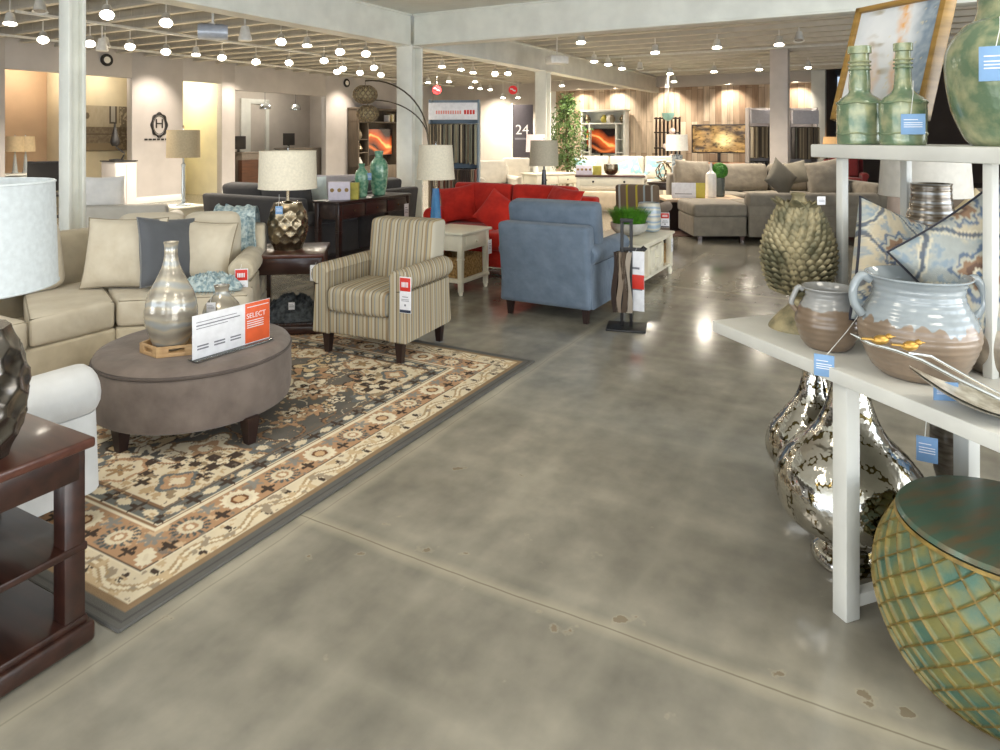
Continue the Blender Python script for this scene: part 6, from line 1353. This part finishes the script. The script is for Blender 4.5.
# white entertainment unit on the plank wall
r1, r2 = 583, 627; um = UB-.30; va, vb = vS(r1, um), vS(r2, um); wdt = va-vb
wu = thing('media_bookcase', 'white entertainment bookcase around a television on the plank wall', 'bookcase', W(um, (va+vb)/2, 0), BR); bookcase(wu, wdt, 2.28, M_white, wdt*.2, 0, 0)
screen('television with orange flame picture in the white entertainment unit', W(um-.02, (va+vb)/2+.1, .95), BR, wdt*.66, .72, fire, .40)
for k, (dx, cm) in enumerate(((-.38, 1), (.0, 3), (.12, 0), (.18, 2), (.42, 1))):
    q = wu.matrix_world; q = Matrix.Translation(wu.location) @ Matrix.Rotation(BR, 4, 'Z') @ Vector((dx*wdt, -.05, 1.871)); vessel('shelf_vase', '%s from the left of five ornaments on the top shelf of the white entertainment bookcase' % ORD[k], 'ornament', q, [(.05, 0), (.10, .08), (.09, .16), (.05, .22), (.06, .25)], DEC[cm], seg=16)
# TV on a console at the plank wall
x1, x2 = 691, 748; um = 18.6; va, vb = vS(x1, um), vS(x2, um); wt_ = va-vb; pc = W(um, (va+vb)/2, 0); Yc = pc.y
mc = thing('media_console', 'brown wood media console under the wide television by the plank wall', 'console table', pc, BR); MB().box(-wt_*.55, wt_*.55, -.2, .2, .08, .74, .006).build('cabinet_body', M_esp2, mc); MB().box(-wt_*.57, wt_*.57, -.22, .22, .74, .78, .004).build('table_top', wood('warm_top', (150, 96, 62), (176, 120, 80), .35), mc)
for k in range(3): dd = MB().box(-wt_*.53+k*wt_*.36, -wt_*.53+k*wt_*.36+wt_*.34, -.215, -.2, .12, .70, .003).build('door', M_esp2, mc); MB().lathe([(.004, 0), (.014, .014), (.001, .024)], 10, M=Matrix.Translation((-wt_*.36+k*wt_*.36, -.215, .42)) @ Matrix.Rotation(R(90), 4, 'X')).build('knob', M_bronze, dd)
for s in (-1, 1): MB().box(s*wt_*.5-.04, s*wt_*.5+.04, -.18, .18, 0, .09, .003).build('foot', M_esp2, mc)
z0 = ZY(152, Yc); z1 = ZY(125.5, Yc); screen('wide black television showing golden autumn trees before the plank wall', pc+Vector((0, 0, z0)), BR, wt_*.93, z1-z0, autumn, z0-.785)
# dark slatted shelf with teal bowl, lamp
sl_ = thing('slatted_shelf', 'dark slatted open shelf unit against the plank wall', 'shelf unit', W(19.9, vS(668, 19.9), 0), BR); Yq = sl_.location.y; ht = ZY(117, Yq); ww = 27*Yq/F*.95
for k in range(7): MB().box(-ww/2+k*(ww-.06)/6, -ww/2+k*(ww-.06)/6+.05, -.02, .02, 0, ht, .003).build('slat', M_cons, sl_)
for z in (.1, .6, 1.1, 1.55, ht-.06): MB().box(-ww/2, ww/2, -.15, .0, z, z+.04, .003).build('shelf', M_cons, sl_)
pl_ = thing('pendant_lamp', 'teal bowl pendant lamp hanging in front of the dark slatted shelf', 'lamp', X(668, 17.0, ZY(121, 17.0))); MB().lathe(sm([(.03, 0), (.11, .06), (.15, .14), (.16, .2)])+[(.15, .2), (.10, .07), (.001, .02)], 24).build('bowl_shade', mat('teal_glass', (150, 196, 186), .3, coat=.5), pl_); MB().tube([(0, 0, .03), (0, 0, 3.5-ZY(121, 17.0))], .005, 6).build('cord', M_cords, pl_)
for k, (x, y, wz) in enumerate(((672, 131, 'upper'), (666, 146, 'middle'), (672, 157, 'lower'))):
    z = ZY(y, 17.2); t = thing('glass_float', '%s of three pale pink glass balls hung by the dark slatted shelf' % wz, 'ornament', X(x, 17.2, z), 0, 'hanging glass balls'); rr = 3.2*17.2/F; MB().lathe(sm([(.001, -rr), (rr*.75, -rr*.66), (rr, 0), (rr*.75, rr*.66), (.001, rr)]), 20).build('glass_ball', mat('pink_glass', (240, 214, 206), .15, coat=.8), t); MB().tube([(0, 0, rr*.9), (0, 0, 3.5-z)], .003, 5).build('cord', M_cords, t)
p = X(677, 14.6, 0); end_table('white square side table holding the white-shaded lamp near the slatted shelf', p, BR, .5, .5, .62, M_wt, M_wt, .05, shelves=(.2,), drawer=False, plinth=False)
simple_lamp('table lamp with blue-grey patterned block base and white shade, by the slatted shelf', p+Vector((0, 0, .62)), mat('blue_grey_pattern', (96, 106, 116), .4, c2=(160, 168, 172), scale=18, lo=.48, hi=.52), .55, .10, .10, .23, .34, mat('bright_white_shade', (232, 228, 218), .8, emit=.1), body=[(.001, 0), (.115, 0), (.115, .46), (.02, .47), (.012, .5), (.012, .55)])
# round red sale signs
for k, (x, y, lb) in enumerate(((437, 90, 'round red ceiling sign with a white wave above the swatch rack'), (513, 90, 'round red ceiling sign above the dark 24 panel'))):
    Y = 15.5; z = ZY(y, Y); t = thing('hanging_sign', lb, 'sign', X(x, Y, z), R(-3)); rr = 4.4*Y/F
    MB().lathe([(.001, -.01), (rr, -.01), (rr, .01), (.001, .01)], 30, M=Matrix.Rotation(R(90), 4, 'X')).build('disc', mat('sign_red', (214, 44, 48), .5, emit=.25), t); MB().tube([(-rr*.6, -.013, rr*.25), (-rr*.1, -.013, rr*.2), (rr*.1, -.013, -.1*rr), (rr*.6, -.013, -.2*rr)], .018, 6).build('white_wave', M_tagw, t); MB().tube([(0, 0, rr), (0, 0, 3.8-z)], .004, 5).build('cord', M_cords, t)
# ---------- alcove furniture ----------
RW = BR+R(90)
dk = thing('white_desk', 'white desk in the left tan alcove', 'desk', W(7.35, 14.80, 0), RW); MB().soft((0, 0, .735), (1.2, .6, .035), .006, 1, 1).build('desk_top', M_white, dk)
for sx in (-1, 1):
    for sy in (-1, 1): MB().box(sx*.55-.025, sx*.55+.025, sy*.26-.025, sy*.26+.025, 0, .72, .003).build('leg', M_white, dk)
MB().box(-.55, .55, -.26, .26, .62, .70, .003).build('apron', M_white, dk)
oc2 = thing('office_chair', 'black mesh office chair at the white desk, left of the first column', 'chair', X(49, 12.0, 0), R(200)); M_mesh = mat('black_mesh', (36, 34, 34), .6)
MB().soft((0, 0, .47), (.48, .46, .06), .03, 2, 2).build('seat', M_mesh, oc2); bk = MB(); bk.grid(14, 14, lambda a, b: Vector(((a-.5)*.46, .23+.05*math.cos((a-.5)*3)*-1+.10*b, .54+.50*b))); bk.grid(14, 14, lambda a, b: Vector(((.5-a)*.46, .245+.05*math.cos((a-.5)*3)*-1+.10*b, .54+.50*b))); bk.build('mesh_back', M_mesh, oc2)
fr = MB(); fr.tube([(-.23, .21, .53), (-.24, .27, .80), (-.23, .32, 1.04), (.23, .32, 1.04), (.24, .27, .80), (.23, .21, .53)], .018, 8); fr.build('back_frame', M_black, oc2)
for s in (-1, 1): MB().tube([(s*.24, .16, .46), (s*.28, .12, .66), (s*.28, -.12, .66)], .016, 8).build('armrest', M_black, oc2)
MB().tube([(0, 0, .08), (0, 0, .45)], .025, 10).build('gas_stem', M_chrome, oc2)
for k in range(5): a = k*1.2566; o = MB().tube([(0, 0, .10), (.28*math.cos(a), .28*math.sin(a), .07)], .018, 8).build('base_leg', M_black, oc2); MB().lathe([(.001, -.012), (.028, -.012), (.028, .012), (.001, .012)], 12, M=Matrix.Translation((.28*math.cos(a), .28*math.sin(a), .03)) @ Matrix.Rotation(R(90), 4, 'X')).build('caster', M_black, o)
for x, lb in ((15, 'left'), (25.5, 'right')): simple_lamp('%s of two glass lamps with tan shades on the white desk' % lb, W(uL(x, 14.85), 14.85, .753), mat('crystal', (215, 226, 232), .05, .4, coat=1), .42, .06, .02, .165, .30, mat('tan_shade', (214, 190, 150), .8, emit=.15), group='twin desk lamps')
def living(a, b):
    n = fbm(a*2, b, 9, 6); n2 = fbm(a, b, 24, 8); C = mixc(np.ones((len(a), 3))*L(176, 164, 140), L(196, 186, 164), n); sofa_ = (b < .52) & (b > .16); C = mixc(C, L(116, 102, 84), sofa_*(.5+.6*n2)); C = mixc(C, L(150, 134, 108), (b <= .16)*1.)
    C = mixc(C, L(60, 50, 42), ((np.abs(a-.66) < .09) & (b > .6))*.9); C = mixc(C, L(190, 186, 176), ((np.abs(a-.66) < .05) & (b > .64))*.9); C = mixc(C, L(80, 70, 60), (np.hypot((a-.07)*1.4, b-.77) < .07)*.8); C = mixc(C, L(90, 80, 66), (a > .80)*(n2 > .45)*.7); C = mixc(C, L(96, 84, 70), (sofa_ & (np.abs(b-.36) < .015))*.8); return C
uu0, uu1 = uL(83, v2-.02), uL(127, v2-.02); wp = thing('wall_picture', 'large sepia living room photograph on the alcove wall right of the first column', 'picture', W((uu0+uu1)/2, v2-.03, 0), RW); Yp = wp.location.y
MB().box(-(uu1-uu0)/2, (uu1-uu0)/2, -.01, .02, ZY(151, Yp), ZY(106, Yp), .002).build('mount', mat('picture_edge', (130, 116, 96), .6), wp); picture('photo_print', (uu1-uu0)*.985, (ZY(106, Yp)-ZY(151, Yp))*.98, 110, 80, living, vcol('photo_print', .5), wp, Matrix.Translation((0, -.012, ZY(151, Yp)+.02)))
# grey cabinet with black task lamp
p = X(119, 13.6, 0); gc = thing('grey_cabinet', 'light grey cabinet in front of the sepia photograph', 'cabinet', p, RW); MB().box(-.22, .22, -.22, .22, 0, .98, .006).build('cabinet_body', M_wallL, gc); MB().box(-.24, .24, -.24, .24, .98, 1.0, .002).build('table_top', M_black, gc)
for s in (-1, 1): MB().box(s*.11-.10, s*.11+.10, -.235, -.22, .06, .94, .003).build('door', M_wallL, gc)
tl = thing('task_lamp', 'black jointed task lamp on the light grey cabinet', 'lamp', p+Vector((-.05, 0, 1.0))); MB().lathe([(.001, 0), (.13, 0), (.13, .02), (.02, .03)], 20).build('lamp_foot', M_black, tl); MB().tube([(.1, 0, .02), (.16, 0, .14), (.0, 0, .26), (-.02, 0, .42)], .016, 8).build('jointed_arm', M_black, tl); MB().lathe(sm([(.05, .28), (.085, .36), (.06, .50), (.03, .62), (.012, .74)]), 16, c=(-.03, 0, 0)).build('lamp_head', M_black, tl)
# monogram sign on wall
u = uL(159); mg = thing('wall_emblem', 'black oval ring emblem with the letter H on the pale left wall', 'sign', W(u, VL-.012, 0), RW); Ym = mg.location.y; zc = ZY(125, Ym); M_blk = mat('black_vinyl', (40, 38, 38), .6); rr = 13*Ym/F*.5
for k_, (rx, rz_, w_) in enumerate(((rr*1.35, rr*1.85, .010), (rr*1.2, rr*1.7, .018), (rr*.98, rr*1.4, .006))):
    MB().tube([(rx*(1+.05*math.cos(8*a)*(k_ == 0))*math.cos(a), 0, zc+rz_*(1+.05*math.cos(8*a)*(k_ == 0))*math.sin(a)) for a in np.linspace(0, 6.283, 65)[:-1]], w_, 6, closed=True).build('oval_ring', M_blk, mg)
text('lettering', 'H', .30, M_blk, mg, Matrix.Translation((0, -.004, zc+.02)) @ UPR, .004)
m_ = MB()
for k in range(7): m_.box(-.36+k*.10, -.36+k*.10+.075, -.008, 0, zc-rr*2.35, zc-rr*2.35+.04, .002)
m_.build('small_lettering', M_blk, mg)
# wall speakers / clock like discs
for x, y, lb in ((106, 60, 'round black and white wall speaker above the sepia photograph'), (346, 83, 'round silver wall speaker left of the woven globe lamp')):
    u = uL(x); t = thing('wall_speaker', lb, 'speaker', W(u, VL-.02, 0), RW); Yw = t.location.y; zz = ZY(y, Yw); MB().lathe([(.001, -.02), (.11, -.02), (.13, 0), (.13, .02), (.001, .02)], 24, M=Matrix.Translation((0, 0, zz)) @ Matrix.Rotation(R(90), 4, 'X')).build('housing', M_blk, t); MB().lathe([(.001, 0), (.07, 0), (.07, .012), (.001, .012)], 20, M=Matrix.Translation((0, -.018, zz)) @ Matrix.Rotation(R(90), 4, 'X')).build('grille', M_lampw, t)
# office alcove: reception counters, monitors, pendants, frames
def counter(label, x0, x1, v, ht, box_c=None):
    u0, u1 = uL(x0, v), uL(x1, v); t = thing('reception_counter', label, 'counter', W((u0+u1)/2, v, 0), RW); h = (u1-u0)/2; M_ct = mat('taupe_laminate', (128, 118, 106), .5); MB().box(-h, h, -.25, .25, 0, ht, .006).build('counter_body', M_ct, t); MB().box(-h-.02, h+.02, -.27, .27, ht, ht+.03, .003).build('counter_top', M_ct, t); return t
vcn = VL+.5
counter('taupe reception counter at the left of the office opening', 235.5, 262, vcn, 1.02); counter('taupe reception counter behind the bronze lamp shade in the office opening', 281, 321, VL+.6, 1.10)
u = uL(250, VL+.1); o = MB().box(-.30, .30, -.08, .08, .25, .86, .004).build('wooden_chest', wood('chest_wood', (66, 42, 30), (92, 60, 42), .35, (1, 8, 8)), None, W(u, VL+.12, 0), RW); tag(o, 'reddish wooden chest front at the left reception counter', 'chest')
for x, v, lb, z in ((239, vcn, 'small black monitor on the left reception counter', 1.05), (289, VL+.6, 'black monitor on the right reception counter', 1.13)):
    u = uL(x, v); t = thing('computer_monitor', lb, 'monitor', W(u, v, z), RW+R(10)); MB().box(-.25, .25, -.015, .02, .08, .42, .005).build('screen', M_black, t); MB().box(-.03, .03, 0, .03, 0, .1, .002).build('stand', M_black, t); MB().box(-.12, .12, -.08, .1, 0, .012, .002).build('foot', M_black, t)
for x, y, lb in ((265, 105, 'chrome dome pendant lamp at the left in the office opening'), (295.5, 106, 'chrome dome pendant lamp at the right in the office opening')):
    v = VL+1.3; u = uL(x, v); p = W(u, v, 0); z = ZY(y+4, p.y); t = thing('pendant_lamp', lb, 'lamp', (p.x, p.y, z), 0, 'office pendants'); MB().lathe([(.16, 0), (.165, .05), (.13, .13), (.06, .17), (.03, .18), (.028, .175), (.12, .12), (.155, .05), (.15, 0)], 24).build('dome_shade', M_chrome, t); MB().lathe(sm([(.001, 0), (.04, .02), (.04, .06), (.001, .09)]), 12).build('bulb', mat('warm_bulb', (255, 235, 200), .5, emit=6), t); MB().tube([(0, 0, .17), (0, 0, 3.0-z)], .006, 6).build('cord', M_black, t)
for y, lb in ((124, 'upper of two small black-framed certificates on the office wall'), (137, 'lower of two small black-framed certificates on the office wall')):
    v = v4-.002; u = uL(316.5, v); p = W(u, v, 0); z = ZY(y, p.y); t = thing('picture_frame', lb, 'picture', (p.x, p.y, z), RW, 'office certificates'); 
    fm = MB(); h_, w_ = .16*p.y/18.9+.0, .125
    for bx in ((-w_, -w_+.025, -h_, h_), (w_-.025, w_, -h_, h_), (-w_, w_, -h_, -h_+.025), (-w_, w_, h_-.025, h_)): fm.box(bx[0], bx[1], -.02, 0, bx[2], bx[3], .002)
    fm.build('frame', M_black, t); MB().box(-w_+.02, w_-.02, -.01, 0, -h_+.02, h_-.02, .001).build('certificate', M_tagw, t)
# ceiling speakers / projectors
for x, y, Y, lb, kind in ((213, 32, 8.5, 'grey cylindrical projector hanging under the joists near the left beam', 0), (102, 46, 11, 'white cone ceiling speaker right of the first column', 1), (245, 35, 9.5, 'small pale grey ceiling speaker right of the projector', 1), (557, 60, 12, 'white boxy ceiling projector right of the third column', 2)):
    z = ZY(y, Y); t = thing('ceiling_device', lb, 'projector' if kind != 1 else 'speaker', X(x, Y, z), R(20))
    if kind == 0: MB().lathe([(.001, -.17), (.09, -.17), (.10, -.15), (.10, .12), (.09, .17), (.001, .17)], 24, M=Matrix.Rotation(R(90), 4, 'Y')).build('housing', mat('silver_grey', (186, 190, 198), .35, .3), t)
    elif kind == 1: MB().lathe([(.001, .12), (.05, .12), (.09, -.06), (.085, -.08), (.001, -.07)], 20).build('housing', M_lampw, t)
    else: MB().soft((0, 0, 0), (.34, .26, .14), .02, 2, 1).build('housing', M_lampw, t)
    MB().tube([(0, 0, .09), (0, 0, 3.24-z)], .012, 6).build('ceiling_rod', M_lampw, t)
# ---------- right back: lamp, sofa, white shade ----------
seating('taupe_sofa', 'taupe sofa beyond the display table uprights', 'sofa', (5.2, 7.2, 0), R(-20), 1.9, .9, fabric('taupe_fabric', (128, 114, 100)), arm_z=.62, back_z=.82, nseat=2)
throw_pillow('throw_pillow', 'pale rounded pillow on the taupe sofa, seen above the floral pillows', (4.15, 7.0, .85), (R(-10), 0, R(-40)), .42, .42, .22, fabric('mushroom_fabric', (178, 160, 148)))
throw_pillow('throw_pillow', 'cream pillow on the taupe sofa behind the ribbed vase', (4.78, 6.9, .72), (R(-15), R(40), R(-40)), .36, .36, .14, fabric('cream_fabric', (224, 206, 168)))
p = Vector((2.80, 4.55, 0)); end_table('dark end table behind the display table carrying a large white-shaded lamp', p, R(-30), .5, .5, .60, M_cons, M_cons, .05, shelves=(.2,), drawer=False, plinth=False)
simple_lamp('lamp with very large white tapered shade seen between the display table shelves', p+Vector((0, 0, .60)), M_bronze, .50, .08, .04, .27, .30, mat('lamp_white_shade', (200, 196, 188), .8))
# far right: red armchair, orange lamp
seating('red_armchair', 'small dark red armchair far away at the right, seen past the column', 'armchair', (8.4, 16.8, 0), R(-20), .9, .8, fabric('dark_red_fabric', (104, 34, 36)), arm_z=.6, back_z=.9)
p = Vector((8.8, 18.5, 0)); end_table('far dark end table at the right under an orange-lit lamp', p, BR, .5, .5, .65, M_cons, M_cons, .05, shelves=(.2,), drawer=False, plinth=False); simple_lamp('glowing amber-shaded lamp far away at the right', p+Vector((0, 0, .65)), M_bronze, .5, .08, .04, .22, .3, mat('amber_shade', (240, 190, 130), .8, emit=.6))
